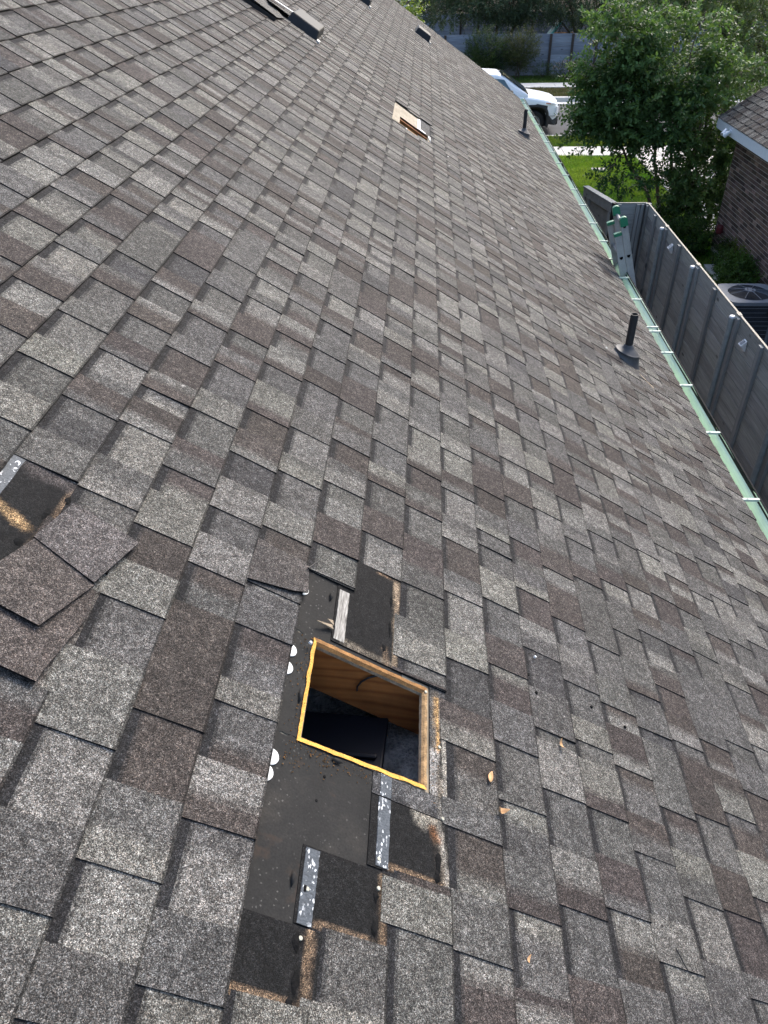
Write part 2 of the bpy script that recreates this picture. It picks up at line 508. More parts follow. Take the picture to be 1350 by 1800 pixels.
TXT = {-9: "13.84,13.01,BL",
       -8: "16.94,16.06,MD 15.3,14.23,MM 13.57,12.51,ML 11.76,10.8,LM",
       -7: "18.35,17.36,BD 16.5,15.6,LM 14.74,13.83,LM 13.08,12.02,BM 11.24,10.18,MD",
       -6: "19.73,18.76,MM 17.83,16.8,MM 16.1,15.04,BM 14.37,13.31,MB 12.66,12.21,LL 11.36,10.28,LL",
       -5: "18.4,17.35,ML 16.41,15.51,BM 14.79,13.58,MM 12.78,11.7,LM 10.77,10.06,ML 5.34,4.29,LL",
       -4: "19.6,18.53,MB 17.56,16.71,LM 15.84,14.99,BM 13.74,12.96,LB 12.1,11.25,LD 6.02,4.99,BB 4.03,3.18,ML",
       -3: "21.47,20.45,ML 19.57,18.55,BM 17.82,16.76,MM 16.09,14.83,BM 13.95,12.94,ML 12.29,11.23,LM 10.52,9.5,LM 9.05,8.95,BL 8.86,7.95,LM 6.63,5.72,LB 4.86,3.79,LM 3.04,2.69,ML",
       -2: "21.86,20.99,BL 20.19,19.17,MB 18.24,17.33,LM 16.13,15.3,BM 14.36,13.61,MB 12.74,11.65,LL 10.77,10.05,BM 3.2,2.3,ML",
       -1: "24.19,23.54,BL 22.56,21.57,MM 20.89,19.81,LB 19.21,18.15,BL 16.93,16.01,MM 15.25,14.28,MM 13.57,12.62,LM 11.79,10.91,BL 4.11,3.35,MM",
       0: "24.2,23.44,BL 22.41,21.53,ML 20.74,19.65,BB 18.85,17.72,BM 16.78,15.83,LL 15.02,14.22,BB 13.41,12.41,MM 10.9,9.95,MM 8.95,8.68,LM 4.45,3.0,LM",
       1: "27.51,26.39,ML 25.86,24.74,LM 24.07,22.96,LL 22.27,21.25,BM 20.5,19.54,BM 18.41,17.33,MM 16.62,15.61,LL 14.87,13.85,BL 13,11.94,MB 11.27,10.2,LL 9.48,8.46,LD 7.63,6.59,LB 6.14,5.21,ML 4.41,3.35,ML",
       2: "24.92,24.1,LB 23.08,21.86,MM 21.41,20.21,MM 19.27,18.44,LB 17.46,16.62,MM 15.72,14.89,BB 14,13.56,MM 13.44,12.66,MM 11.68,10.65,LM 9.86,8.98,BL 8.11,7.1,MM 6.96,6.11,MM 5.24,4.19,ML",
       3: "28.63,27.05,LB 25.48,24.41,MM 23.6,22.64,ML 21.67,20.52,BL 19.81,18.8,BL 17.93,16.99,LL 16.07,15.2,BM 14.38,13.4,MM 12.62,11.67,LB 10.81,9.78,LD 8.82,8.61,MM 8.54,8.05,MM 7.55,6.51,LM 5.58,4.6,BM",
       4: "27.34,26.21,MB 25.62,24.7,MD 23.57,22.64,MM 21.64,20.75,MM 19.84,18.98,MM 18.04,17.2,LM 16.3,15.37,LL 13.96,13.85,BL 13.78,13.19,MM 12.25,11.44,BM 10.43,9.56,MM 8.99,8.58,LM 7.57,6.72,LM 5.83,4.8,BL",
       5: "27,26,BM 25.01,23.92,MB 21.14,20.09,LM 19.25,18.11,MB 17.58,16.35,BM 15.78,14.79,MM 14.23,14.06,BM 13.99,12.98,BB 12.05,11.1,MM 10.32,9.8,MB 8.81,7.85,LM 7.08,6.01,MM 5.28,4.18,LM",
       6: "24.21,23.44,ML 22.45,21.38,LM 20.54,19.59,MB 18.86,18.05,ML 16.74,15.7,MM 14.76,13.93,BL 13,12.13,MM 11.16,10.98,MD 10.14,9.87,MD 9.8,9.36,BB 8.31,7.49,MM 6.59,5.57,LL",
       7: "29.38,28.22,MB 27.46,26.06,BB 24.27,23.29,MB 22.36,21.42,MM 20.68,19.4,BL 19.13,17.88,LB 17.13,16.18,MM 15.2,14.27,BL 13.51,12.47,BD 10.26,9.27,BM 8.52,7.5,BM 6.66,5.62,BB 5.23,4.87,MM",
       8: "24.83,23.91,LL 23.23,22.08,MB 21.2,20.37,LL 18.99,18.35,BB 17.29,16.34,ML 10.71,9.96,ML 8.92,8.09,BB 7.18,6.28,LB",
       9: "25.46,24.57,LL 22.1,21.21,ML 20.12,19.41,MB 18.24,17.64,MM 11.1,10.62,MM 9.81,8.77,MB",
       10: "29.38,28.6,MM 11.41,10.6,BM"}
def parse(t):
    out = {}
    for k, s in t.items():
        out[k] = []
        for e in s.split():
            a, b, c = e.split(','); out[k].append((float(a), float(b), c[0], c[1]))
    return out
TEETH = parse(TXT)

U0, U1, VR = -14.0, 125.2, -33.6
# decking with the two openings
H1 = (6.62, 8.46, -2.58, -.44); H2 = (51.5, 53.55, -2.42, -.28)
def deck_grid(top):
    us = [U0, H1[0], H1[1], H2[0], H2[1], U1]; vs = [VR, H1[2], H2[2], H1[3], H2[3], EV]
    B = MB()
    for i in range(5):
        for j in range(5):
            uc = (us[i] + us[i + 1]) / 2; vc = (vs[j] + vs[j + 1]) / 2
            if any(h[0] < uc < h[1] and h[2] < vc < h[3] for h in (H1, H2)): continue
            B.add([rw(us[i], vs[j], top), rw(us[i], vs[j + 1], top), rw(us[i + 1], vs[j + 1], top), rw(us[i + 1], vs[j], top)], [(0, 1, 2, 3)])
    return B
B = deck_grid(0.0)
D2 = deck_grid(-.012); n = len(B.v); B.v += D2.v; B.f += [tuple(i + n for i in reversed(f)) for f in D2.f]; B.mi += D2.mi; B.t += D2.t
for h in (H1, H2):
    c = [(h[0], h[2]), (h[0], h[3]), (h[1], h[3]), (h[1], h[2])]
    for i in range(4):
        (a, b), (d, e) = c[i], c[(i + 1) % 4]
        B.add([rw(a, b, 0), rw(d, e, 0), rw(d, e, -.012), rw(a, b, -.012)], [(0, 1, 2, 3)])
deck = B.build('roof', MT['ply'], house)

EXCL = {-2: [(3.18, 10.0), (50.7, 56.9)], -1: [(4.1, 10.88), (50.7, 56.9)], 0: [(5.12, 8.62), (51.4, 57.3)], 1: [],
        -7: [(1.0, 9.36)], -6: [(5.72, 7.9)]}
def rww(u, v, h):
    a = max(0, min(1, (u - 13) / 6)) * min(1, max(0, (16 - v) / 4))
    return rw(u, v, h + a * (.006 * (1 + mnoise.noise(Vector((u * .11, v * .13, 3)))) + .0025 * (1 + mnoise.noise(Vector((u * .5, v * .45, 8))))))
shingle_field(deck, rww, -33, 16, U0, U1, TEETH, EXCL, 16.16, random.Random(11))

# ---- damaged area
def grid_plate(name, u0, u1, v0, v1, h0, h1, colf, step=.05, mat=None, hole=None, parent=None, rag=0.0):
    """headlap of an uncovered shingle: a thin plate with its own stains"""
    nu = max(2, int(round((u1 - u0) / step))); nv = max(2, int(round((v1 - v0) / step)))
    rr = random.Random(int(u0 * 100 + v0 * 37))
    V = []; F = []; MI = []
    for j in range(nv + 1):
        for i in range(nu + 1):
            v = v0 + (v1 - v0) * j / nv; u = u0 + (u1 - u0) * i / nu
            if rag and (i in (0, nu) or j in (0, nv)): u += rr.uniform(-rag, rag); v += rr.uniform(-rag, rag)
            V.append((u, v, h0 + (h1 - h0) * j / nv))
    nn = nu + 1
    for j in range(nv):
        for i in range(nu): F.append((j * nn + i, (j + 1) * nn + i, (j + 1) * nn + i + 1, j * nn + i + 1)); MI.append(0)
    P = [rw(*q) for q in V]
    rim = [j * nn for j in range(nv + 1)] + [nv * nn + i for i in range(1, nn)] + [j * nn + nu for j in range(nv - 1, -1, -1)] + [i for i in range(nu - 1, 0, -1)]
    base = len(P)
    for q in rim: P.append(rw(V[q][0], V[q][1], .0002))
    m = len(rim)
    for a in range(m): F.append((rim[a], base + a, base + (a + 1) % m, rim[(a + 1) % m])); MI.append(1)
    me = bpy.data.meshes.new(name); me.from_pydata([tuple(p) for p in P], [], F)
    me.materials.append(mat or MT['granule']); me.materials.append(MT['edge'])
    me.polygons.foreach_set('material_index', MI)
    at = me.color_attributes.new('tint', 'FLOAT_COLOR', 'POINT')
    buf = []
    for a in range(len(P)):
        q = V[a] if a < base else (0, 0)
        c = colf(q[0], q[1]) if a < base else (.01, .01, .01)
        buf += [c[0], c[1], c[2], 1]
    at.data.foreach_set('color', buf)
    return link(name, me, parent or deck)

HEAD = (.0085, .0085, .0085); TAN = (.155, .108, .068); DIRT = (.14, .12, .092); RUST = (.15, .062, .022); PALE = (.25, .235, .20)
def stains(lst, base=HEAD):
    def f(u, v):
        c = Vector(base)
        nz = mnoise.noise(Vector((u * 3.1, v * 3.1, 1.7))) * .5 + mnoise.noise(Vector((u * 11, v * 11, 5))) * .35
        for (a, b, d, e, wd, col, amt) in lst:
            A = Vector((a, b)); D = Vector((d, e)) - A; q = Vector((u, v)) - A
            t = max(0, min(1, q.dot(D) / max(1e-6, D.dot(D))))
            dist = (q - D * t).length
            s = 1 - (dist / wd) * (1 - .55 * nz)
            s = max(0, min(1, s * 2.2)) * amt * max(.25, min(1, .85 + nz))
            c = c.lerp(Vector(col), min(1, max(0, s)))
        return tuple(c)
    return f
# underlayment round the hole
def felt():
    B = MB()
    O = [(6.55, -2.64), (6.59, -.39), (8.54, -.35), (8.50, -2.64)]
    rr = random.Random(3)
    us = [3.0, 6.56, 8.52, 10.4]; vs = [-3.3, -2.64, -.37, -.8]
    def q(u0, u1, v0, v1, n=14, m=14):
        V = []; 
        for j in range(m + 1):
            for i in range(n + 1):
                u = u0 + (u1 - u0) * i / n; v = v0 + (v1 - v0) * j / m
                h = .0012 + .0022 * max(0, mnoise.noise(Vector((u * 1.6, v * 1.9, 3))) + .1)
                # a lap and two soft wrinkles
                h += .0018 / (1 + ((v + 2.28 - .05 * (u - 5)) / .05) ** 2) * (u < 6.4)
                h += .002 / (1 + ((v + 1.62 - .12 * (u - 5)) / .09) ** 2) * (u < 6.5)
                uu, vv = u, v
                if abs(u - 6.56) < 1e-4 or abs(u - 8.52) < 1e-4: uu += rr.uniform(-.025, .025)
                if abs(v + 2.64) < 1e-4: vv += rr.uniform(-.02, .02)
                V.append(rw(uu, vv, h))
        B.add(V, [(j * (n + 1) + i, (j + 1) * (n + 1) + i, (j + 1) * (n + 1) + i + 1, j * (n + 1) + i + 1) for j in range(m) for i in range(n)])
    q(3.0, 6.56, -3.3, -.9, 40, 30); q(8.52, 10.4, -3.3, -.9, 22, 30); q(6.56, 8.52, -3.3, -2.64, 40, 10)
    return B.build('underlayment', MT['felt'], deck, smooth=True)
felt()
# sawn rim of the opening: four bevelled strips with rough edges
def rim(a, b, c, d, mat, seed, lab=None, low=-.011, rag=.010):
    """a-b outer edge, d-c inner edge"""
    rr = random.Random(seed); n = 70; V = []; F = []
    for i in range(n + 1):
        t = i / n
        o = [a[0] + (b[0] - a[0]) * t, a[1] + (b[1] - a[1]) * t]; p = [d[0] + (c[0] - d[0]) * t, d[1] + (c[1] - d[1]) * t]
        nz = mnoise.noise(Vector((t * 9, seed * 7, 0))) * 2.2 + rr.uniform(-.35, .35); ny = mnoise.noise(Vector((t * 15, seed * 7, 4))) + rr.uniform(-.2, .2)
        if 0 < i < n: o[0] += rag * nz; o[1] += rag * nz; p[0] += rag * ny * .6; p[1] += rag * ny * .6
        V += [rw(o[0], o[1], .0052), rw(o[0] * .4 + p[0] * .6, o[1] * .4 + p[1] * .6, .0038 + rr.uniform(-.0004, .0004)), rw(p[0], p[1], low), rw(p[0], p[1], -.0135)]
    for i in range(n):
        for j in range(3): F.append((i * 4 + j, i * 4 + 4 + j, i * 4 + 5 + j, i * 4 + 1 + j))
    o = mesh('opening_rim', V, F, [mat, MT['osb_grey']], deck, False, [1 if k % 3 == 2 and mat != MT['osb_new'] else 0 for k in range(len(F))])
    if lab: o['label'] = lab
    return o
oA, oB, oC, oD = (8.52, -2.65), (8.54, -.385), (6.58, -.395), (6.52, -2.66)
iA, iB, iC, iD = (8.42, -2.54), (8.44, -.462), (6.70, -.468), (6.645, -2.56)
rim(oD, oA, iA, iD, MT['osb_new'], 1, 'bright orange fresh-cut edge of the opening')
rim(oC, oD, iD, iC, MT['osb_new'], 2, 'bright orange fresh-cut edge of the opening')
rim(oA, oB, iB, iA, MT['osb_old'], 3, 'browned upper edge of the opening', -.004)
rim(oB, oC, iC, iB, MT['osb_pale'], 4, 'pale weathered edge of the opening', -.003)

# uncovered headlaps with dark granules, tan adhesive stains
grid_plate('headlap', 3.18, 4.08, -3.02, -1.0, .0042, .0044, stains([(4.05, -2.08, 3.3, -2.06, .075, TAN, .85), (3.24, -2.95, 3.22, -2.1, .07, TAN, .95), (3.9, -2.25, 3.3, -2.2, .1, (.006, .006, .006), .9)], HEAD), parent=deck)
grid_plate('headlap', 4.1, 5.08, -2.33, -1.0, .0042, .0044, stains([(5.0, -1.10, 4.2, -1.06, .075, TAN, .9), (4.16, -2.0, 4.16, -1.1, .06, TAN, .95), (4.9, -1.24, 4.2, -1.2, .1, (.006, .006, .006), .9)], HEAD), parent=deck)
LB = [(6.5, -.24, 5.2, -.07, .09, PALE, .5), (5.18, -1.0, 5.2, -.1, .065, TAN, .95), (6.15, -.28, 5.2, -.12, .10, TAN, .35), (6.15, -.45, 6.4, -.15, .24, (.30, .28, .23), .75), (5.9, -.12, 5.2, -.02, .06, PALE, .8), (6.0, -.3, 5.85, -.2, .08, RUST, .7), (5.7, -.22, 5.2, -.2, .09, (.006, .006, .006), .9)]
grid_plate('headlap', 5.12, 6.17, -1.36, -.01, .0042, .0044, stains(LB, HEAD), parent=deck)
grid_plate('headlap', 6.185, 6.545, -1.36, -.01, .0042, .0044, stains([(6.2, -.5, 6.5, -.5, .3, (.13, .125, .115), .6), (6.2, -.1, 6.55, -.1, .12, PALE, .5), (6.4, -1.2, 6.4, -.4, .2, (.075, .075, .075), .7)], (.035, .035, .036)), parent=deck)
grid_plate('headlap', 6.55, 8.62, -.335, -.01, .0042, .0044, stains([(8.5, -.22, 6.6, -.17, .10, DIRT, .75), (8.4, -.2, 7.4, -.17, .05, (.34, .20, .07), .8), (8.2, -.07, 6.6, -.03, .06, PALE, .85), (7.3, -.25, 6.6, -.3, .1, (.3, .29, .27), .8), (7.6, -.12, 6.9, -.11, .04, (.01, .01, .01), .9)], (.055, .055, .054)), parent=deck)
LA = [(10.9, -1.10, 8.65, -1.07, .075, (.26, .20, .135), 1.0), (10.82, -1.5, 10.8, -1.24, .06, TAN, .9), (8.70, -2.05, 8.70, -1.2, .1, DIRT, .9), (9.0, -1.28, 8.66, -1.24, .09, TAN, .75), (10.7, -1.22, 8.9, -1.2, .07, (.006, .006, .006), .85)]
grid_plate('headlap', 8.63, 10.9, -2.33, -1.0, .0042, .0046, stains(LA, HEAD), parent=deck)
grid_plate('headlap', 5.6, 9.40, -8.05, -7.0, .0046, .0060, stains([(9.15, -6.98, 5.8, -7.25, .09, TAN, .9), (8.35, -7.9, 8.1, -7.28, .12, (.36, .24, .12), .9), (9.4, -7.7, 9.3, -7.0, .3, (.085, .075, .072), .7), (8.8, -7.15, 7.4, -7.2, .12, (.005, .005, .005), .85)], HEAD), parent=deck)
grid_plate('headlap', 5.6, 8.0, -7.05, -5.98, .0048, .0062, lambda u, v: (.072, .066, .060), .12, parent=deck)
# far opening: bare decking, paint-white scraps, grey headlap
B = MB()
for a in (((50.75, -2.98), (51.5, -2.98), (51.5, -.3), (50.75, -.3)), ((51.5, -2.98), (56.9, -2.98), (56.9, -2.42), (51.5, -2.42)), ((53.55, -2.42), (56.9, -2.42), (56.9, -1.12), (53.55, -1.12))):
    B.add([rw(u, v, .003) for u, v in a], [(0, 3, 2, 1)])
B.build('bare_decking', MT['ply'], deck)
B = MB(); B.prism([rw(51.45, -2.5, .0), rw(51.45, -.2, 0), rw(51.2, -.2, 0), rw(51.2, -2.5, 0)], rw(0, 0, .004) - rw(0, 0, 0)); 
B.prism([rw(53.55, -2.44, -.012), rw(53.55, -.3, -.012), rw(53.62, -.3, -.012), rw(53.62, -2.44, -.012)], rw(0, 0, .014) - rw(0, 0, 0))
B.build('opening_rim', MT['osb_old'], deck)
grid_plate('headlap', 53.6, 57.3, -.9, 0.0, .0044, .005, lambda u, v: (.07, .07, .07), .12, parent=deck)
for q in ([(53.5, -1.12), (56.6, -1.14), (56.75, -.93), (53.6, -.9)], [(50.85, -2.1), (51.25, -2.15), (51.2, -1.85), (50.8, -1.92)], [(53.5, -.9), (53.9, -.9), (53.8, -.5), (53.55, -.5)], [(51.9, -.05), (53.5, -.3), (53.6, -.12), (52.6, .1)], [(52.3, .15), (53.2, -.1), (53.4, .05), (52.6, .3)]):
    B = MB(); B.prism([rw(u, v, .006) for u, v in q], rw(0, 0, .003) - rw(0, 0, 0)); B.build('flashing_scrap', MT['whitecap'], deck)

# release-film strips on the headlaps
def strip(u0, u1, v0, v1, mat, h=.0056):
    B = MB(); n = 16; rr = random.Random(int(u0 * 10)); V = []
    for i in range(n + 1):
        u = u0 + (u1 - u0) * i / n
        for v in (v0, v1): V.append(rw(u + rr.uniform(-.01, .01), v + rr.uniform(-.006, .006), h))
        for v in (v0, v1): V.append(rw(u, v, .004))
    for i in range(n):
        B_ = i * 4
        B.f += [(B_, B_ + 1, B_ + 5, B_ + 4), (B_, B_ + 4, B_ + 6, B_ + 2), (B_ + 1, B_ + 3, B_ + 7, B_ + 5)]; B.mi += [0] * 3; B.t += [(1, 1, 1)] * 3
    B.v = V
    return B.build('sealing_strip', mat, deck)
strip(4.11, 5.06, -2.285, -2.085, MT['strip'])
strip(5.15, 6.16, -1.235, -1.035, MT['strip'])
strip(6.19, 6.54, -1.22, -1.03, MT['strip'])
strip(8.68, 9.88, -2.29, -2.09, MT['stripw'])
strip(5.8, 9.36, -8.03, -7.82, MT['strip'])
# blobs of tar where the tabs were stuck
for i, (u, v, a, b) in enumerate([(3.9, -2.25, .12, .05), (3.5, -2.2, .16, .05), (3.27, -2.25, .07, .05), (4.75, -1.2, .10, .04), (4.35, -1.2, .14, .045), (5.5, -.2, .16, .05), (5.3, -.22, .1, .05), (10.2, -1.2, .2, .035), (9.5, -1.2, .25, .035), (9.0, -1.3, .1, .05), (8.5, -7.15, .16, .06), (7.8, -7.25, .14, .07), (8.95, -7.0, .1, .05), (4.53, -2.23, .06, .03)]):
    rr = random.Random(i); n = 11
    pts = [(u + a * math.cos(t * 2 * math.pi / n) * rr.uniform(.7, 1.2), v + b * math.sin(t * 2 * math.pi / n) * rr.uniform(.6, 1.3)) for t in range(n)]
    V = [rw(p, q, .0047) for p, q in pts] + [rw(u + (p - u) * .6, v + (q - v) * .6, .0072) for p, q in pts]
    mesh('tar_patch', V, [tuple(range(n, 2 * n))] + [(k, (k + 1) % n, n + (k + 1) % n, n + k) for k in range(n)], MT['tar'], deck, smooth=True)
NM = Matrix.Rotation(TH, 4, 'Y')
def disc(name, u, v, r, h0, h1, mat, n=14):
    B = MB(); c = rw(u, v, 0)
    B.lathe([(r, h0), (r, h1 - .0006), (r * .85, h1), (0.0001, h1)], n, Matrix.Translation(c) @ NM)
    return B.build(name, mat, deck)
for u, v in ((9.46, -3.0), (8.06, -3.02), (7.70, -3.03), (6.12, -3.0), (5.86, -3.04)):
    disc('cap_nail', u, v, .0180, .001, .0048, MT['whitecap'], 20)
for u, v in ((3.95, -2.21), (5.24, -1.19), (4.85, -1.17), (4.53, -2.2), (6.21, -.11), (7.45, -.15), (8.45, -.42)):
    disc('roofing_nail', u, v, .0041, .004, .0072, MT['nail'], 10)
for u, v in ((6.14, -2.14), (5.74, -2.22), (6.19, -1.09), (7.6, -.06)):
    disc('nail_hole', u, v, .0032, .001, .0036, MT['tar'], 8)
# what shows inside the near hole
def rbox(name, u0, u1, v0, v1, h0, h1, mat, parent):
    B = MB(); V = [rw(u, v, h) for h in (h0, h1) for v in (v0, v1) for u in (u0, u1)]
    B.add(V, [(0, 2, 3, 1), (4, 5, 7, 6), (0, 1, 5, 4), (2, 6, 7, 3), (0, 4, 6, 2), (1, 3, 7, 5)])
    o = B.build(name, mat, parent); fix_normals(o); return o
rbox('rafter', 8.50, 8.78, -33, 15, -.155, -.0125, MT['rafter'], house)
rbox('rafter', 53.3, 53.58, -33, 15, -.155, -.0125, MT['rafter'], house)
rbox('rafter', 4.2, 4.48, -33, 15, -.155, -.0125, MT['rafter'], house)
rr = random.Random(5); V = []; n = 60
for j in range(n + 1):
    for i in range(n + 1):
        x = -6.4 + 5.6 * i / n; y = -.5 + 4.0 * j / n
        z = EZ + 1.12 + .05 * mnoise.noise(Vector((x * 2.2, y * 2.2, 0))) + .05 * mnoise.noise(Vector((x * 9, y * 9, 3)))
        V.append((x, y, min(z, EZ - x * math.tan(TH) - .06)))
mesh('attic_insulation', V, [(j * (n + 1) + i, j * (n + 1) + i + 1, (j + 1) * (n + 1) + i + 1, (j + 1) * (n + 1) + i) for j in range(n) for i in range(n)], MT['insul'], house, smooth=True)
B = MB(); DM = Matrix.Translation((-2.26, .91, EZ + .955)) @ Matrix.Rotation(math.radians(-4), 4, 'Z')
B.box(-.22, .16, -.30, .30, -.1, .235, 0, DM); B.box(-.24, .18, -.32, .32, .21, .235, 0, DM @ Matrix.Translation((0, 0, .012)))
for k in range(5): B.box(-.225, .165, -.25 + k * .11, -.235 + k * .11, .236, .246, 0, DM @ Matrix.Translation((0, 0, .012)))
B.build('air_duct', MT['duct'], house, bevel=.006)
# cable hanging on the rafter
B = MB(); pts = [(8.497, -1.22, -.010), (8.47, -1.34, -.020), (8.45, -1.43, -.036), (8.44, -1.47, -.055), (8.44, -1.46, -.075), (8.45, -1.40, -.090)]
for a, b in zip(pts, pts[1:]): B.tube(rw(*a), rw(*b), .0026, n=6)
B.build('cable', MT['carblack'], house)

# ---- walls, fascia, back slope
B = MB()
ridge = rw(0, VR).x
rz_ = rw(0, VR).z
B.add([(ridge, U0 * S, rz_), (ridge, U1 * S, rz_), (2 * ridge, U1 * S, EZ), (2 * ridge, U0 * S, EZ)], [(0, 1, 2, 3)], 0)
o = B.build('back_slope', MT['granule'], house, tint=True); 
at = o.data.color_attributes['tint']; at.data.foreach_set('color', [.093, .091, .084, 1] * len(at.data))
# ridge caps
B = MB()
for i in range(112):
    y = U0 * S + i * (U1 - U0) * S / 112
    for sgn in (1, -1):
        dx = Vector((CT * sgn, 0, -ST)) * .15
        P = Vector((ridge, y, rz_ + .02)); Q = P + Vector((0, (U1 - U0) * S / 112 + .02, .006))
        B.add([P, Q, Q + dx, P + dx], [(0, 1, 2, 3) if sgn < 0 else (0, 3, 2, 1)], 0, TINT['M'])
B.build('ridge_cap', MT['granule'], house, tint=True)
Y0, Y1 = U0 * S + .3, U1 * S - .25
B = MB(); B.box(2 * ridge + .45, -.45, Y0, Y1, 0, EZ - .16)
for y in (Y0, Y1): B.add([(2 * ridge + .45, y, EZ - .16), (-.45, y, EZ - .16), (ridge, y, rz_ - .10)], [(0, 1, 2)])
B.build('wall', MT['brickwall'], house)
B = MB(); B.box(-.055, -.012, U0 * S, U1 * S - .02, EZ - .20, EZ - .02); B.build('fascia', MT['white'], house)
B = MB(); B.box(-.45, -.06, U0 * S, U1 * S - .02, EZ - .19, EZ - .165); B.build('soffit', MT['white'], house)
B = MB()
for sgn in (1, -1):
    a = Vector((ridge, U1 * S - .03, rz_ - .015)); b = Vector((ridge - sgn * ridge, U1 * S - .03, EZ - .015))
    B.prism([a, b, b - Vector((0, 0, .16)), a - Vector((0, 0, .16))], (0, .025, 0))
B.build('barge_board', MT['white'], house)
B = MB(); 
n_, dd = rw(0, 0, 1) - rw(0, 0, 0), Vector((CT, 0, -ST))
a = rw(U1 - .15, VR, .004); b = rw(U1 - .15, EV, .004)
B.prism([a, b, b + Vector((0, .04, 0)), a + Vector((0, .04, 0))], n_ * .012); B.build('drip_edge', MT['trimdark'], house)

# ---- gutter: K-profile trough with hidden hangers
prof = [(-.010, -.012), (-.010, -.105), (.062, -.105), (.070, -.075), (.085, -.045), (.100, -.030), (.100, -.004), (.094, -.002), (.094, -.010)]
prof_in = prof
B = MB(); y0, y1 = U0 * S, U1 * S + .02; m = 40
V = []
for j in range(m + 1):
    y = y0 + (y1 - y0) * j / m; wob = .004 * math.sin(y * 1.7) + .002 * math.sin(y * 5.1)
    for x, z in prof: V.append((x + wob, y, EZ + z + .012))
k = len(prof)
for j in range(m):
    for i in range(k - 1): B.f.append((j * k + i, j * k + i + 1, (j + 1) * k + i + 1, (j + 1) * k + i)); B.mi.append(0); B.t.append((1, 1, 1))
B.v = V
B.add([V[i] for i in range(k - 2)], [tuple(range(k - 2))]); B.add([V[m * k + i] for i in range(k - 2)], [tuple(range(k - 2))])
gut = B.build('gutter', MT['gutter'], house)
sm = gut.modifiers.new('solid', 'SOLIDIFY'); sm.thickness = .0015; sm.offset = -1
B = MB(); B.box(.0955, .1062, y0, y1, EZ - .020, EZ + .0160); B.build('gutter_lip', MT['trimdark'], gut)
st = [-1.2, -.4, .5, 1.3, 2.2, 3.05, 3.81, 4.59, 5.28, 5.85, 6.27, 6.36, 6.99, 7.56, 8.11, 8.69, 9.35, 10.11, 10.85] + [11.6 + .72 * i for i in range(9)]
for i, y in enumerate(st):
    B = MB(); B.box(-.006, .0950, y - .010, y + .010, EZ + .0135, EZ + .0165); B.box(-.006, .090, y - .012, y - .009, EZ + .004, EZ + .0135); B.box(.02, .026, y - .004, y + .004, EZ + .0165, EZ + .021)
    B.build('gutter_strap', MT['strap'], gut)

# ---- plumbing vents
def vent_pipe(u, v, hgt, lab):
    P = rw(u, v, .01)
    root = bpy.data.objects.new('vent_pipe', None); COL.objects.link(root); root.parent = house; root.location = P; root['label'] = lab
    B = MB()
    B.lathe([(.027, -.03), (.027, hgt), (.022, hgt), (.022, hgt - .1)], 20); B.build('pipe', MT['pipe'], root, smooth=False)
    B = MB()
    n = 28; V = []
    for r, z, follow in ((.105, 0, 1), (.094, .018, .9), (.086, .055, .55), (.089, .060, .5), (.082, .061, .5), (.078, .064, .45), (.050, .082, .2), (.036, .094, 0), (.033, .110, 0), (.028, .112, 0)):
        for i in range(n):
            a = 2 * math.pi * i / n; x = r * math.cos(a); y = r * math.sin(a)
            V.append((x, y, z - x * math.tan(TH) * follow))
    B.add(V, [(j * n + i, j * n + (i + 1) % n, (j + 1) * n + (i + 1) % n, (j + 1) * n + i) for j in range(9) for i in range(n)])
    B.build('boot', MT['boot'], root, smooth=True)
    B = MB()
    q = [Vector((CT * a, b, -ST * a)) for a, b in ((-.15, -.13), (.16, -.13), (.16, .13), (-.15, .13))]
    B.prism([p + Vector((ST, 0, CT)) * -.010 for p in q], Vector((ST, 0, CT)) * .004); B.build('flashing', MT['boot'], root)
vent_pipe(35.1, 11.70, .335, 'near dark vent pipe with wide grey boot')
vent_pipe(88.3, 12.1, .36, 'far dark vent pipe close to the gutter')
B = MB(); B.prism([rw(33.85, 12.35, .012), rw(34.1, 12.25, .012), rw(33.4, 13.0, .012), rw(33.25, 12.95, .012)], n_ * .003); B.build('sealant_patch', MT['osb_grey'], deck)

# ---- box vents: hood with a sloping top, on a flange
def roof_vent(u0, u1, v0, v1, hn, hf, lab):
    root = bpy.data.objects.new('roof_vent', None); COL.objects.link(root); root.parent = house; root['label'] = lab
    B = MB()
    e = .12
    b = [rw(u0, v0, .014), rw(u0, v1, .014), rw(u1, v1, .014), rw(u1, v0, .014)]
    t = [rw(u0 + .35, v0 + e, hn), rw(u0 + .35, v1 - e, hn), rw(u1 - .3, v1 - e, hf), rw(u1 - .3, v0 + e, hf)]
    B.add(b + t, [(0, 1, 5, 4), (1, 2, 6, 5), (2, 3, 7, 6), (3, 0, 4, 7), (4, 5, 6, 7)])
    o = B.build('hood', MT['vent'], root, bevel=.014); fix_normals(o)
    B = MB(); B.prism([rw(u0 - .7, v0 - .5, .012), rw(u0 - .7, v1 + .25, .012), rw(u1 + .3, v1 + .25, .012), rw(u1 + .3, v0 - .5, .012)], n_ * .002); B.build('flange', MT['boot'], root)
    B = MB(); B.prism([rw(u0 + .1, v1 + .02, .015), rw(u0 - .5, v1 + .02, .015), rw(u0 - .6, v1 + .24, .015), rw(u0, v1 + .24, .015)], n_ * .02); B.build('corner_tab', MT['alum'], root)
roof_vent(57.3, 61.5, -11.35, -9.15, .095, .085, 'near black box vent beside the displaced shingles')
roof_vent(96.2, 100, -9.1, -7.9, .10, .09, 'black box vent at the top near the far edge')
roof_vent(106.2, 110.5, -2.1, -.1, .11, .10, 'far black box vent close to the far roof edge')

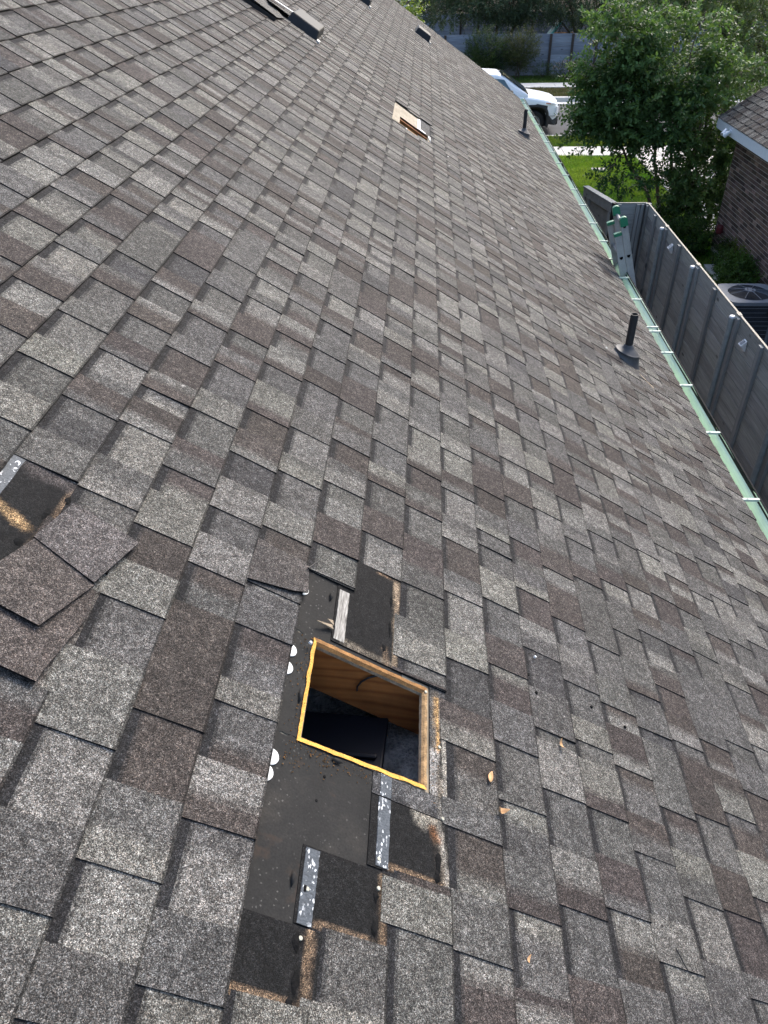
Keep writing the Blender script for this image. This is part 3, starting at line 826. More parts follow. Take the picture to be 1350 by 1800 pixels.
# ---- loose pieces lying on the roof
def tabs_object(name, label, cat, polys, hs, cols, under=.004, group=None):
    """loose shingle: polygons in roof coordinates, each a thin slab; heights per corner"""
    c = rw(sum(p[0] for p in polys[0]) / len(polys[0]), sum(p[1] for p in polys[0]) / len(polys[0]), 0)
    root = empty(name, label, cat, c, 0, group)
    for poly, h, col in zip(polys, hs, cols):
        n = len(poly)
        T = [rw(u, v, hh) - c for (u, v), hh in zip(poly, h)]; Bt = [rw(u, v, hh - under) - c for (u, v), hh in zip(poly, h)]
        F = [tuple(range(n))] + [(i, n + i, n + (i + 1) % n, (i + 1) % n) for i in range(n)] + [tuple(range(2 * n - 1, n - 1, -1))]
        o = mesh('shingle_tab', T + Bt, F, [MT['granule'], MT['edge']], root, False, [0] + [1] * (n + 1), [col] * (n + 2))
    return root
tabs_object('loose_shingle', 'loosened grey shingle with stepped tabs lying askew at the left edge', 'shingle',
    [[(7.93, -7.12), (8.92, -6.9), (8.68, -5.80), (7.55, -6.12)],
     [(7.97, -7.08), (7.53, -6.10), (6.52, -6.48), (6.63, -7.10), (6.72, -7.55), (7.33, -7.30)],
     [(7.4, -6.9), (7.50, -6.05), (7.02, -5.99), (5.97, -6.18), (5.78, -6.20), (5.83, -6.80), (5.90, -7.4), (6.8, -7.3)]],
    [[.0165, .0135, .0195, .0255], [.0145, .0215, .0265, .021, .018, .0145], [.0115, .0135, .0145, .0195, .0215, .019, .016, .012]],
    [(.083, .076, .073), (.068, .059, .053), (.071, .061, .055)], .0045)
tabs_object('lifted_shingle', 'lifted corner of a shingle tab above the felt beside the hole', 'shingle',
    [[(9.06, -4.02), (10.1, -4.0), (10.0, -2.98), (9.31, -2.93), (9.20, -3.2)]],
    [[.0120, .0120, .0128, .0225, .020]], [(.064, .058, .054)], .0045)
tabs_object('displaced_shingle_strip', 'dark curled strip of displaced shingles beside the near box vent', 'shingle',
    [[(53.2, -13.9), (53.9, -11.6), (55.0, -11.6), (56.4, -11.4), (58.4, -13.3), (58.0, -14.4)], [(56.6, -12.6), (57.6, -11.3), (60.0, -11.5), (58.6, -13.4)]],
    [[.075, .055, .035, .03, .04, .05], [.07, .05, .02, .03]], [(.10, .098, .09), (.093, .091, .084)], .006)
B = MB(); c = rw(59.5, -12.3, .03); B.prism([rw(58.6, -13.5, .05) - c, rw(60.2, -11.4, .035) - c, rw(60.45, -11.42, .035) - c, rw(58.9, -13.55, .05) - c], n_ * .004)
setp(B.build('flashing_strip', MT['whitecap'], None, loc=c), 'thin white metal flashing strip running up behind the near box vent', 'flashing')
B = MB(); B.prism([rw(53.15, -13.9, .01) , rw(53.85, -11.62, .01), rw(54.0, -11.62, .01), rw(53.3, -13.9, .01)], n_ * .035)
c = rw(53.5, -12.7, .01); B.v = [tuple(Vector(v) - c) for v in B.v]
setp(B.build('flashing_strip', MT['carblack'], None, loc=c), 'black strip under the edge of the displaced shingles', 'flashing')

def dry_leaf(u, v, ln, wd, ang, label, curl=.5):
    n = 6; V = []; F = []
    for i in range(n + 1):
        t = i / n; wv = wd * math.sin(math.pi * min(1, t * .93 + .05)) ** .8
        for s in (-1, 0, 1):
            x = (t - .5) * ln; y = s * wv / 2
            z = .003 + curl * (abs(s) * wv * .5 + .02 * (2 * t - 1) ** 2)
            a = ang; V.append(Vector((0, 0, 0)) + Vector((x * math.cos(a) - y * math.sin(a), x * math.sin(a) + y * math.cos(a), z)))
    for i in range(n):
        for s in (0, 1): F.append((i * 3 + s, i * 3 + 3 + s, i * 3 + 4 + s, i * 3 + 1 + s))
    o = mesh('dry_leaf', V, F, MT['deadleaf'], None, True, loc=rw(u, v, .0115))
    o.rotation_euler = NM.to_euler()
    m = o.modifiers.new('s', 'SOLIDIFY'); m.thickness = .0005
    return setp(o, label, 'leaf', 'dry leaves on the shingles')
dry_leaf(7.25, .83, .032, .014, 1.3, 'tan oval dry leaf lying flat nearest the lower corner of the hole', .15)
dry_leaf(6.68, .97, .028, .014, .2, 'small crumpled orange-tan leaf just below the oval leaf', .9)
dry_leaf(8.6, 2.57, .028, .009, 1.75, 'narrow curled brown leaf further right down the slope', .6)
dry_leaf(4.58, 1.26, .018, .006, 1.2, 'tiny dry leaf at the bottom of the roof view', .3)
B = MB(); c = rw(8.87, -2.5, .004)
B.prism([rw(8.80, -2.69, .016) - c, rw(8.93, -2.36, .006) - c, rw(8.85, -2.33, .006) - c], n_ * .004); B.prism([rw(8.98, -2.48, .012) - c, rw(9.03, -2.36, .008) - c, rw(8.93, -2.33, .008) - c], n_ * .003)
setp(B.build('wood_splinter', MT['osb_grey'], None, loc=c), 'pale wood splinter lying on the felt above the hole', 'splinter')
rr = random.Random(9)
spots = [(51.81, 4.05), (52.33, 3.11), (51.15, 2.51), (52.83, 7.51), (44.74, 5.52), (56.92, 13.75), (51.42, 1.18), (53.25, 4.45), (10.57, 2.24), (49, 1.2), (60, -9.0), (52.5, .4), (8.3, -2.72), (34.5, 10.2)]
for i, (u, v) in enumerate(spots):
    r = .008 if u > 20 else .0045
    c = rw(u, v, .013); a0 = rr.uniform(0, 6)
    n = 6; P = [Vector((math.cos(a0 + k * 1.05) * r * rr.uniform(.5, 1.1), math.sin(a0 + k * 1.05) * r * rr.uniform(.5, 1.1), 0)) for k in range(n)]
    B = MB(); B.prism(P, (0, 0, .006)); o = B.build('flashing_chip', MT['whitecap'], None, loc=c); o.rotation_euler = NM.to_euler()
    setp(o, 'small white chip of plastic lying on the shingles', 'chip', 'white chips scattered over the roof')
for i, (u, v) in enumerate([(10.0, 3.68), (9.9, 4.57), (9.65, 2.18), (10.03, 2.02)]):
    disc('nail_hole', u, v, .0045, .008, .0125, MT['tar'], 8)
# sawdust and grit left by the saw round the opening
rs = random.Random(77); B = MB()
for k in range(260):
    side = rs.random()
    if side < .45: u, v = rs.uniform(6.0, 8.5), -2.62 - abs(rs.gauss(0, .14))
    elif side < .8: u, v = 6.5 - abs(rs.gauss(0, .16)), rs.uniform(-2.6, -1.4)
    else: u, v = rs.uniform(6.3, 8.5), -.33 + abs(rs.gauss(0, .10))
    c = rw(u, v, .0046 if v > -1.4 else .0042); r = rs.uniform(.0007, .0019); a0 = rs.uniform(0, 6.28)
    q = [c + NM.to_3x3() @ Vector((math.cos(a0 + t) * r * rs.uniform(.6, 1.6), math.sin(a0 + t) * r, 0)) for t in (0, 1.6, 3.1, 4.7)]
    B.add([p - Vector((0, 0, .001)) for p in q] + [sum(q, Vector()) / 4 + n_ * r], [(0, 1, 4), (1, 2, 4), (2, 3, 4), (3, 0, 4)])
setp(B.build('sawdust', MT['osb_old'], deck), kind='stuff')
# torn corners of felt standing up along the edge
for i, (u, v, a, b) in enumerate([(7.3, -2.72, .16, .05), (6.45, -2.0, .05, .14), (9.6, -2.45, .12, .05), (4.6, -2.42, .12, .04)]):
    q = [rw(u - a, v, .0032), rw(u - a * .3, v + b * .8, .0075), rw(u + a * .5, v + b * .5, .009), rw(u + a, v, .0032), rw(u + a * .2, v - b * .5, .0045)]
    o = mesh('torn_felt', q, [(0, 4, 1), (4, 2, 1), (4, 3, 2)], MT['felt'], deck, True); m = o.modifiers.new('s', 'SOLIDIFY'); m.thickness = .0008
# twig
B = MB(); c = rw(10.0, -2.85, .015); B.tube(rw(9.9, -3.0, .018) - c, rw(10.25, -2.8, .02) - c, .003, .001, 6)
setp(B.build('twig', MT['carblack'], None, loc=c), 'short black twig poking out at the top corner of the felt', 'twig')
B = MB(); c = rw(5.4, 4.5, .014); B.tube(rw(5.55, 4.42, .014) - c, rw(5.2, 4.6, .015) - c, .0018, .001, 5)
setp(B.build('twig', MT['carblack'], None, loc=c), 'thin dark twig lying on the lower shingles', 'twig')

# ------------------------------------------------------------------ ground
def sheet(name, x0, x1, y0, y1, z, mat, nx=1, ny=1, amp=0):
    V = []; 
    for j in range(ny + 1):
        for i in range(nx + 1):
            x = x0 + (x1 - x0) * i / nx; y = y0 + (y1 - y0) * j / ny
            V.append((x, y, z + (amp * mnoise.noise(Vector((x * .5, y * .5, 0))) if amp else 0)))
    o = mesh(name, V, [(j * (nx + 1) + i, j * (nx + 1) + i + 1, (j + 1) * (nx + 1) + i + 1, (j + 1) * (nx + 1) + i) for j in range(ny) for i in range(nx)], mat, None, True)
    return setp(o, kind='structure')
SZ = -.16       # street level
sheet('ground', -250, 250, -250, 29.05, -.01, MT['soil'])
sheet('ground', -250, 250, 36.75, 350, -.01, MT['soil'])
sheet('lawn', -8, 4.62, 14.3, 26.0, .0, MT['lawn'])
sheet('lawn', 8.4, 40, 18, 26.0, .0, MT['lawn'])
sheet('verge', -60, 60, 27.28, 29.05, .0, MT['lawn'])
sheet('street', -250, 250, 29.0, 36.8, SZ, MT['asphalt'])
sheet('far_verge', -60, 60, 36.95, 39.2, .0, MT['dryverge'])
sheet('far_lawn', -60, 60, 40.45, 42.8, .0, MT['lawn'])
def slab(name, x0, x1, y0, y1, z1, joints, mat, axis='x'):
    root = bpy.data.objects.new(name, None); COL.objects.link(root); setp(root, kind='structure')
    n = joints; 
    for i in range(n):
        if axis == 'x': a = x0 + (x1 - x0) * i / n; b = x0 + (x1 - x0) * (i + 1) / n; q = (a + .006, b - .006, y0, y1)
        else: a = y0 + (y1 - y0) * i / n; b = y0 + (y1 - y0) * (i + 1) / n; q = (x0, x1, a + .006, b - .006)
        B = MB(); B.box(*q, -.12, z1 + RNG.uniform(-.003, .003)); B.build('paving_slab', mat, root, bevel=.008)
    return root
slab('sidewalk', -20, 28, 26.0, 27.26, .035, 32, MT['concrete'])
slab('far_sidewalk', -20, 28, 39.22, 40.43, .035, 32, MT['concrete'])
slab('driveway', 4.65, 8.3, 18.4, 25.98, .03, 5, MT['concrete'], 'y')
for nm, y0, y1 in (('kerb', 29.02, 29.18), ('kerb', 36.62, 36.93)):
    B = MB(); B.box(-80, 80, y0, y1, -.3, .012); setp(B.build(nm, MT['concrete'], bevel=.03), kind='structure')
B = MB(); B.box(-80, 80, 36.05, 36.61, -.3, SZ + .02); setp(B.build('gutter_pan', MT['concrete']), kind='structure')

def grass(name, areas, n, hmin, hmax, cols, seed):
    rr = random.Random(seed); V = []; F = []; T = []
    for k in range(n):
        x0, x1, y0, y1 = rr.choices(areas, [(a[1] - a[0]) * (a[3] - a[2]) for a in areas])[0]
        x = rr.uniform(x0, x1); y = rr.uniform(y0, y1)
        dn = mnoise.noise(Vector((x * .55, y * .55, 2)))
        d2 = mnoise.noise(Vector((x * 2.3, y * 2.3, 8)))
        h = rr.uniform(hmin, hmax) * (1 + .35 * d2)
        t = max(0, min(1, .5 + dn * 1.1 + d2 * .5 + rr.uniform(-.2, .2)))
        c = Vector(cols[0]).lerp(Vector(cols[1]), t)
        for b in range(3):
            a = rr.uniform(0, 6.28); w = rr.uniform(.006, .012); l = rr.uniform(.3, .9) * h
            p = Vector((x + rr.uniform(-.03, .03), y + rr.uniform(-.03, .03), 0)); s = Vector((math.cos(a), math.sin(a), 0))
            s2 = Vector((-s.y, s.x, 0)) * w; m = len(V)
            V += [p - s2, p + s2, p + s * l + Vector((0, 0, h))]; F.append((m, m + 1, m + 2)); T.append(c * rr.uniform(.8, 1.2))
    return setp(mesh(name, V, F, MT['leafsoft'], None, False, None, T), kind='stuff')
grass('grass', [(-1, 4.6, 14.4, 25.95)], 46000, .05, .11, ((.075, .20, .02), (.20, .29, .04)), 1)
grass('grass', [(-2, 9, 27.3, 29.0)], 14000, .04, .08, ((.06, .13, .012), (.14, .18, .028)), 2)
grass('grass', [(-3, 12, 37.0, 39.15)], 9000, .04, .09, ((.10, .085, .045), (.08, .09, .03)), 3)
grass('grass', [(-3, 12, 40.5, 42.75)], 9000, .05, .1, ((.04, .085, .014), (.07, .11, .02)), 4)
B = MB(); B.box(-.20, .20, -.14, .14, -.05, .035); B.box(-.17, .17, -.11, .11, .035, .042)
o = B.build('utility_cover', MT['concrete'], bevel=.01, loc=(3.2, 24.15, .03)); setp(o, 'flat grey utility box lid set in the front lawn', 'utility cover')

# ------------------------------------------------------------------ side-yard fence
FX = 2.0; FT = 1.83
fence = empty('fence', 'grey horizontal-board fence with round posts along the side yard', 'fence', (FX, 6, 0))
def fb(v): return (v[0] - FX, v[1] - 6, v[2])
rr = random.Random(21)
posts_y = [-3.4 + 1.78 * i for i in range(10)]
posts_y = [9.22 + 1.79 * i for i in range(-7, 3)] + [14.12]
for a, b in zip(posts_y, posts_y[1:]):
    for j in range(10):
        z0 = .02 + j * .181; tn = rr.uniform(.82, 1.18)
        B = MB(); B.box(-.009 + rr.uniform(-.002, .002), .009, a + .003 - 6, b - .003 - 6, z0, z0 + .173, t=(tn, tn * rr.uniform(.98, 1.02), tn))
        B.build('board', MT['fence'], fence, tint=True)
    B = MB(); B.box(-.011, .013, a + .002 - 6, b - .002 - 6, FT + .002, FT + .010); B.build('cap_strip', MT['fencetop'], fence)
    # upright cleats at the mid-point and next to the post
    for y in ((a + b) / 2, b - .075):
        if y > 14.05: continue
        tn = rr.uniform(.85, 1.1)
        B = MB(); B.box(-.05, -.0125, y - .045 - 6, y + .045 - 6, .0, FT - .015, t=(tn, tn, tn)); B.build('cleat', MT['fencez'], fence, tint=True)
for y in posts_y[:-1]:
    B = MB(); B.lathe([(.036, 0), (.036, FT - .035)], 16, Matrix.Translation((-.072, y + .01 - 6, 0))); p = B.build('post', MT['post'], fence, smooth=True)
    B = MB(); B.lathe([(.039, FT - .05), (.039, FT - .033), (.03, FT - .022), (.0001, FT - .019)], 16, Matrix.Translation((-.072, y + .01 - 6, 0))); B.build('post_cap', MT['whitecap'], p)
    B = MB(); B.box(-.03, .02, y - .07 - 6, y + .03 - 6, FT + .0105, FT + .016); B.build('joint_plate', MT['fencetop'], fence)
# return panel across to the gate
for j in range(10):
    z0 = .02 + j * .181; tn = rr.uniform(.85, 1.15)
    B = MB(); B.box(-.55, -.013, 14.135 - 6, 14.153 - 6, z0, z0 + .177, t=(tn, tn, tn)); B.build('board', MT['fencex'], fence, tint=True)
B = MB(); B.box(-.55, -.013, 14.13 - 6, 14.158 - 6, FT, FT + .008); B.build('cap_strip', MT['fencetop'], fence)
for x in (-.10, -.17, -.50):
    B = MB(); B.box(x - .03, x + .03, 14.09 - 6, 14.132 - 6, 0, FT - .01); B.build('cleat', MT['fencez'], fence)
B = MB(); B.box(-.05, .05, 14.06 - 6, 14.13 - 6, 0, FT + .005); B.build('post', MT['fencez'], fence)
# open gate
hx, hy = 1.40, 14.16
g = empty('gate', 'open grey board gate swung out towards the lawn', 'gate', (hx, hy, 0), math.atan2(.98, -.27))
for j in range(10):
    z0 = .03 + j * .178; tn = rr.uniform(.85, 1.1)
    B = MB(); B.box(.02, 1.12, -.02, -.002, z0, z0 + .174, t=(tn, tn, tn)); B.build('board', MT['fencex'], g, tint=True)
for z0, z1 in ((FT - .16, FT - .02), (.1, .2)):
    B = MB(); B.box(.0, 1.14, .0, .04, z0, z1); B.build('rail', MT['fencex'], g)
B = MB(); B.box(-.01, 1.15, -.06, .055, FT - .018, FT + .012); B.build('top_rail', MT['fencez'], g, bevel=.004)
for x in (.02, .88, 1.06):
    B = MB(); B.box(x, x + .075, .001, .039, .21, FT - .165); B.build('upright', MT['fencez'], g)
B = MB(); B.box(-.075, -.012, -.03, .03, .0, FT + .01); B.build('hinge_post', MT['rubber'], g)
# solar lights
def solar(y, z, lab):
    r = empty('solar_light', lab, 'solar light', (FX - .012, y, z), 0, 'solar lights on the fence')
    B = MB()
    t = [(-.080, -.045, -.005), (-.012, -.045, .058), (-.012, .045, .058), (-.080, .045, -.005)]
    b = [(-.022, -.02, -.085), (.004, -.03, -.085), (.004, .03, -.085), (-.022, .02, -.085)]
    B.add(t + b, [(0, 1, 2, 3), (7, 6, 5, 4), (0, 4, 5, 1), (1, 5, 6, 2), (2, 6, 7, 3), (3, 7, 4, 0)])
    o = B.build('casing', MT['whitecap'], r, bevel=.002); fix_normals(o)
    B = MB(); B.add([(-.0715, -.032, .0062), (-.0245, -.032, .0498), (-.0245, .032, .0498), (-.0715, .032, .0062)], [(0, 1, 2, 3)]); B.build('panel', MT['solar'], r)
solar(12.26, 1.66, 'white solar light on the fence, the one nearer the ladder and the tree')
solar(8.77, 1.63, 'white solar light on the fence, the one nearer the air-conditioning unit')

# ------------------------------------------------------------------ ladder
lad = empty('ladder', 'aluminium extension ladder with green end caps leaning on the gutter', 'ladder', (1.02, 7.9, 0))
ax = Vector((-.300, 0, .954)).normalized(); out = Vector((ax.z, 0, -ax.x))    # up the rail; away from the house
LN = 3.58
def lpt(s, d, y): return ax * s + out * d + Vector((0, y, 0))
def channel(B, y, sgn, d0, d1, s0, s1):
    def slab_(a0, a1, y0, y1, mi=0):
        V = [lpt(s, d, yy) for s in (s0, s1) for yy in (y0, y1) for d in (a0, a1)]
        B.add(V, [(0, 2, 3, 1), (4, 5, 7, 6), (0, 1, 5, 4), (2, 6, 7, 3), (0, 4, 6, 2), (1, 3, 7, 5)], mi)
    slab_(d0, d1, y, y + .003 * sgn)
    slab_(d0, d0 + .004, y + .003 * sgn, y + .032 * sgn); slab_(d1 - .004, d1, y + .003 * sgn, y + .032 * sgn)
for nm, d0, d1, s1 in (('fly_section', .004, .070, LN), ('base_section', -.070, .0, LN - .12)):
    for y, sg in ((-.20, 1), (.20, -1)):
        B = MB(); channel(B, y, sg, d0, d1, 0, s1); o = B.build('rail', MT['alum'], lad); fix_normals(o)
        B = MB(); n = 10; cpt = (d0 + d1) / 2; r = (d1 - d0) / 2 + .003
        flat = 1.0 if nm == 'fly_section' else .25
        poly = [lpt(s1 - .055 * flat, d0 - .003, y - .006 * sg), lpt(s1 - .055 * flat, d1 + .003, y - .006 * sg)] + [lpt(s1 + .012 + r * .7 * flat * math.sin(a), cpt + r * math.cos(a), y - .006 * sg) for a in [math.pi * i / n for i in range(n + 1)]]
        B.prism(poly, (0, .042 * sg, 0)); o2 = B.build('end_cap', MT['green'], o); fix_normals(o2)
    k = .17
    while k < s1:
        B = MB(); B.tube(lpt(k, (d0 + d1) / 2, -.206), lpt(k, (d0 + d1) / 2, .206), .017, n=10, caps=False); r_ = B.build('rung', MT['alum'], lad)
        B = MB()
        for yy in (-.2045, .2045):
            c = (d0 + d1) / 2; q = [lpt(k + .012, c + .017, yy), lpt(k + .012, c - .017, yy)] + [lpt(k + .012 - .030 * math.sin(a), c - .017 * math.cos(a), yy) for a in [math.pi * i / 6 for i in range(1, 6)]]
            B.add(q, [tuple(range(len(q)))])
        B.build('rung_end', MT['tar'], r_)
        k += .305
for y in (-.2, .2):
    B = MB(); B.prism([lpt(-.02, -.09, y - .03), lpt(-.02, .09, y - .03), lpt(.10, .09, y - .03), lpt(.10, -.09, y - .03)], (0, .06, 0)); B.build('foot', MT['tyre'], lad)

# ------------------------------------------------------------------ neighbour's house
NX, NE, NEZ = 4.36, 3.98, 2.62          # wall plane, eave edge, eave height
NTH = math.radians(33.7); NY1 = 17.3
nb = empty('brick_house', 'dark brown brick house with white fascia beyond the fence', 'house', (8, 10, 0))
NO = Vector((8, 10, 0))
def nw(u, v, h=0.0):
    d = -(v) * S
    return Vector((NE + d * math.cos(NTH) - h * math.sin(NTH), u * S, NEZ + d * math.sin(NTH) + h * math.cos(NTH))) - NO
def nw_abs(u, v, h=0.0): return nw(u, v, h) + NO
nroof = mesh('roof', [nw(0, 0), nw(NY1 / S, 0), nw(NY1 / S, -40), nw(0, -40)], [(0, 3, 2, 1)], MT['edge'], nb)
# local frame: mirror of our slope (v counted towards the eave, butts face -X)
def field_n():
    rng = random.Random(31); pieces = []
    for k in range(-39, 1):
        for kind, a, b, c in course_layout(k, [], 20, NY1 / S + .3, rng):
            sg = [(p, q, tuple(x * .85 for x in t)) for p, q, t in segs(a, b, c, rng, .3)]
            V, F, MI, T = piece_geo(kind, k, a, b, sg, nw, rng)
            F = [tuple(reversed(f)) for f in F]
            ar = px_area([nw_abs(a, k - 1, .005), nw_abs(a, k, .005), nw_abs(b, k, .005), nw_abs(b, k - 1, .005)])
            pieces.append((ar, kind, (V, F, MI, T)))
    for kind, nm in (('tab', 'shingle_tab'), ('gap', 'shingle')):
        ps = sorted([p for p in pieces if p[1] == kind], key=lambda p: -p[0])
        big = [p for p in ps[:110] if p[0] > 0]
        for ar, _, (V, F, MI, T) in big:
            c = sum((Vector(v) for v in V), Vector()) / len(V)
            mesh(nm, [v - c for v in V], F, [MT['granule'], MT['edge']], nroof, False, MI, T, loc=c)
        B = MB()
        for ar, _, (V, F, MI, T) in ps[len(big):]:
            n = len(B.v); B.v += V; B.f += [tuple(i + n for i in f) for f in F]; B.mi += MI; B.t += T
        setp(B.build('far_shingles', [MT['granule'], MT['edge']], nroof, tint=True), kind='stuff')
field_n()
def nbox(name, mat, *q, **k):
    B = MB(); B.box(q[0] - 8, q[1] - 8, q[2] - 10, q[3] - 10, q[4], q[5]); return B.build(name, mat, nb, **k)
nbox('fascia', MT['white'], NE + .005, NE + .035, 2.8, NY1 - .02, NEZ - .185, NEZ - .012)
nbox('soffit', MT['white'], NE + .036, NX + .02, 2.8, NY1 - .02, NEZ - .18, NEZ - .165)
rake = MB()
a = nw(NY1 / S + .02, 0, -.01); b = nw(NY1 / S + .02, -40, -.01)
rake.prism([a, b, b - Vector((0, 0, .17)), a - Vector((0, 0, .17))], (0, .025, 0)); rake.build('barge_board', MT['white'], nb)
WY1 = 17.05
nwall = nbox('wall', MT['mortar'], NX + .008, 14, 3.0, WY1 - .008, 0, NEZ - .17)
B = MB(); B.add([(NX + .008 - 8, WY1 - .009 - 10, NEZ - .17), (14 - 8, WY1 - .009 - 10, NEZ - .17), ((NX + 14) / 2 - 8, WY1 - .009 - 10, NEZ + 3.0)], [(0, 2, 1)]); B.build('gable', MT['brickwall'], nb)
nbox('foundation', MT['concrete'], NX + .004, 14, 3.0, WY1 - .004, 0, .14)
# far slope
B = MB(); p = nw(0, -40); q = nw(NY1 / S, -40); B.add([p, q, q + Vector((4.8, 0, -3.2)), p + Vector((4.8, 0, -3.2))], [(0, 1, 2, 3)]); B.build('back_slope', MT['edge'], nb)
rng = random.Random(41); bricks = []
L_, Hh = .203, .064
for r in range(28):
    z = .15 + r * .0762
    y = WY1 - (.106 if r % 2 else 0)
    if r % 2: bricks.append((WY1 - .098, WY1, z, z + Hh))
    while y > 6:
        bricks.append((y - L_, y, z, z + Hh)); y -= L_ + .010
z = .15 + 28 * .0762; y = WY1
while y > 6: bricks.append((y - Hh, y, z, NEZ - .175)); y -= Hh + .011
sc_ = []
for b in bricks:
    sc_.append((px_area([(NX, b[0], b[2]), (NX, b[1], b[2]), (NX, b[1], b[3]), (NX, b[0], b[3])]), b))
sc_.sort(key=lambda t: -t[0])
def brick_t(): 
    q = rng.random()
    t = (rng.uniform(.85, 1.15)) if q < .62 else (rng.uniform(.45, .65) if q < .86 else rng.uniform(1.4, 1.9))
    return (t, t * rng.uniform(.93, 1.03), t * rng.uniform(.9, 1.06))
B = MB()
for i, (ar, b) in enumerate(sc_):
    if i < 300:
        C = MB(); hx_, hy_ = (b[1] - b[0]) / 2, (b[3] - b[2]) / 2
        C.box(.0035, .03, -hy_ * 0 - hx_, hx_, -hy_, hy_, t=brick_t())
        C.build('brick', MT['brick'], nwall, tint=True, loc=(NX - 8 + rng.uniform(-.0015, .0015), (b[0] + b[1]) / 2 - 10, (b[2] + b[3]) / 2))
    else: B.box(NX + .0035 - 8, NX + .03 - 8, b[0] - 10, b[1] - 10, b[2], b[3], t=brick_t())
setp(B.build('far_bricks', MT['brick'], nwall, tint=True), kind='stuff')
# floodlight under the eave
fl = empty('floodlight', 'white twin-head floodlight on the neighbouring fascia', 'floodlight', (NE, 16.45, NEZ - .10))
B = MB(); B.lathe([(.05, 0), (.05, .025), (.0001, .025)], 14, Matrix.Rotation(math.radians(-90), 4, 'Y')); B.build('base', MT['white'], fl)
for s in (-1, 1):
    M_ = Matrix.Translation((-.09, .085 * s, -.02)) @ Matrix.Rotation(math.radians(-140), 4, 'Y') @ Matrix.Rotation(math.radians(28 * s), 4, 'X')
    B = MB(); B.lathe([(.022, -.07), (.03, -.03), (.044, .05), (.045, .062), (.036, .056), (.0001, .052)], 14, M_); B.tube((-.02, .02 * s, 0), (-.085, .08 * s, -.02), .014, n=8)
    B.build('lamp_head', MT['white'], fl, smooth=True)
# small red box on the wall
B = MB(); B.lathe([(.001, .10), (.06, .095), (.07, .06), (.07, -.05), (.05, -.08), (.001, -.085)], 12); B.tube((0, 0, -.05), (.08, 0, -.05), .02)
o = B.build('hose_bib_cover', MT['red'], None, loc=(NX - .09, 16.55, .62)); setp(o, 'dark red cover fixed low on the brick wall by the shrubs', 'tap cover')
B = MB()
for i in range(3): B.box(-.11, .11, -.42 + i * .285, -.14 + i * .285, 0, .09)
setp(B.build('garden_edging', MT['concrete'], None, bevel=.006, loc=(4.02, 15.55, 0)), 'grey concrete garden edging blocks among the shrubs', 'edging')

# ------------------------------------------------------------------ air-conditioning unit
ACX, ACY, ACH = 3.45, 12.42, .86
ac = empty('air_conditioner', 'grey outdoor air-conditioning unit between fence and brick wall', 'air conditioner', (ACX, ACY, 0))
hw = .42
B = MB(); B.box(-.5, .5, -.5, .5, 0, .08); B.build('pad', MT['concrete'], ac)
B = MB(); B.box(-hw + .03, hw - .03, -hw + .03, hw - .03, .082, ACH - .06); B.build('coil', MT['acdark'], ac)
for (a, b) in ((-hw, -hw), (hw - .13, -hw), (-hw, hw - .06), (hw - .06, hw - .06)):
    B = MB(); B.box(a, a + (.13 if b < 0 and a > 0 else .06), b, b + .06, .082, ACH - .06); B.build('corner_post', MT['acgrey'], ac, bevel=.01)
for k in range(9):
    z = .15 + k * .075; B = MB()
    for q in ((-hw + .06, hw - .13, -hw + .012, -hw + .018), (-hw + .06, hw - .06, hw - .018, hw - .012), (-hw + .012, -hw + .018, -hw + .06, hw - .06), (hw - .018, hw - .012, -hw + .06, hw - .06)): B.box(*q, z, z + .006)
    B.build('grille_wire', MT['acgrey'], ac)
n = 40; V = []; R0 = .335
for i in range(n):
    a = 2 * math.pi * i / n; c, s = math.cos(a), math.sin(a); k = hw * 1.0 / max(abs(c), abs(s)); k = min(k, hw * 1.32)
    V += [(c * k, s * k, ACH - .058), (c * k, s * k, ACH), (c * R0, s * R0, ACH + .004), (c * (R0 - .02), s * (R0 - .02), ACH - .10)]
F = []
for i in range(n):
    j = (i + 1) % n
    for q in range(3): F.append((i * 4 + q, j * 4 + q, j * 4 + q + 1, i * 4 + q + 1))
mesh('top_cover', V, F, MT['acgrey'], ac)
B = MB(); B.lathe([(R0 - .02, ACH - .11), (R0 - .03, ACH - .30), (.0001, ACH - .30)], 24); B.build('fan_well', MT['acdark'], ac)
B = MB()
for k in range(4):
    M_ = Matrix.Rotation(k * math.pi / 2, 4, 'Z') @ Matrix.Translation((.17, 0, ACH - .15)) @ Matrix.Rotation(math.radians(28), 4, 'X'); B.box(-.11, .13, -.085, .085, -.003, .003, 0, M_)
B.build('fan', MT['acgrey'], ac)
B = MB()
for r in [.06 + .0215 * i for i in range(13)]:
    m_ = 40
    for i in range(m_): 
        a = 2 * math.pi * i / m_; b = 2 * math.pi * (i + 1) / m_; z = ACH + .012 + .035 * (1 - (r / R0) ** 2)
        B.tube((r * math.cos(a), r * math.sin(a), z), (r * math.cos(b), r * math.sin(b), z), .0024, n=4, caps=False)
B.build('fan_guard', MT['acdark'], ac)
B = MB()
for k in range(8):
    a = k * math.pi / 4 + .25
    B.tube((.08 * math.cos(a), .08 * math.sin(a), ACH + .052), (R0 * math.cos(a), R0 * math.sin(a), ACH + .016), .005, n=5)
B.build('guard_spoke', MT['acgrey'], ac)
hub = MB(); hub.lathe([(.088, ACH + .046), (.088, ACH + .058), (.0001, ACH + .060)], 24); h_ = hub.build('hub_plate', MT['acgrey'], ac)
for k in range(4):
    a = k * math.pi / 2 + .5; B = MB(); B.lathe([(.012, ACH + .0585), (.012, ACH + .0625), (.0001, ACH + .0625)], 8, Matrix.Translation((.055 * math.cos(a), .055 * math.sin(a), 0))); B.build('bolt', MT['tar'], h_)
B = MB(); 
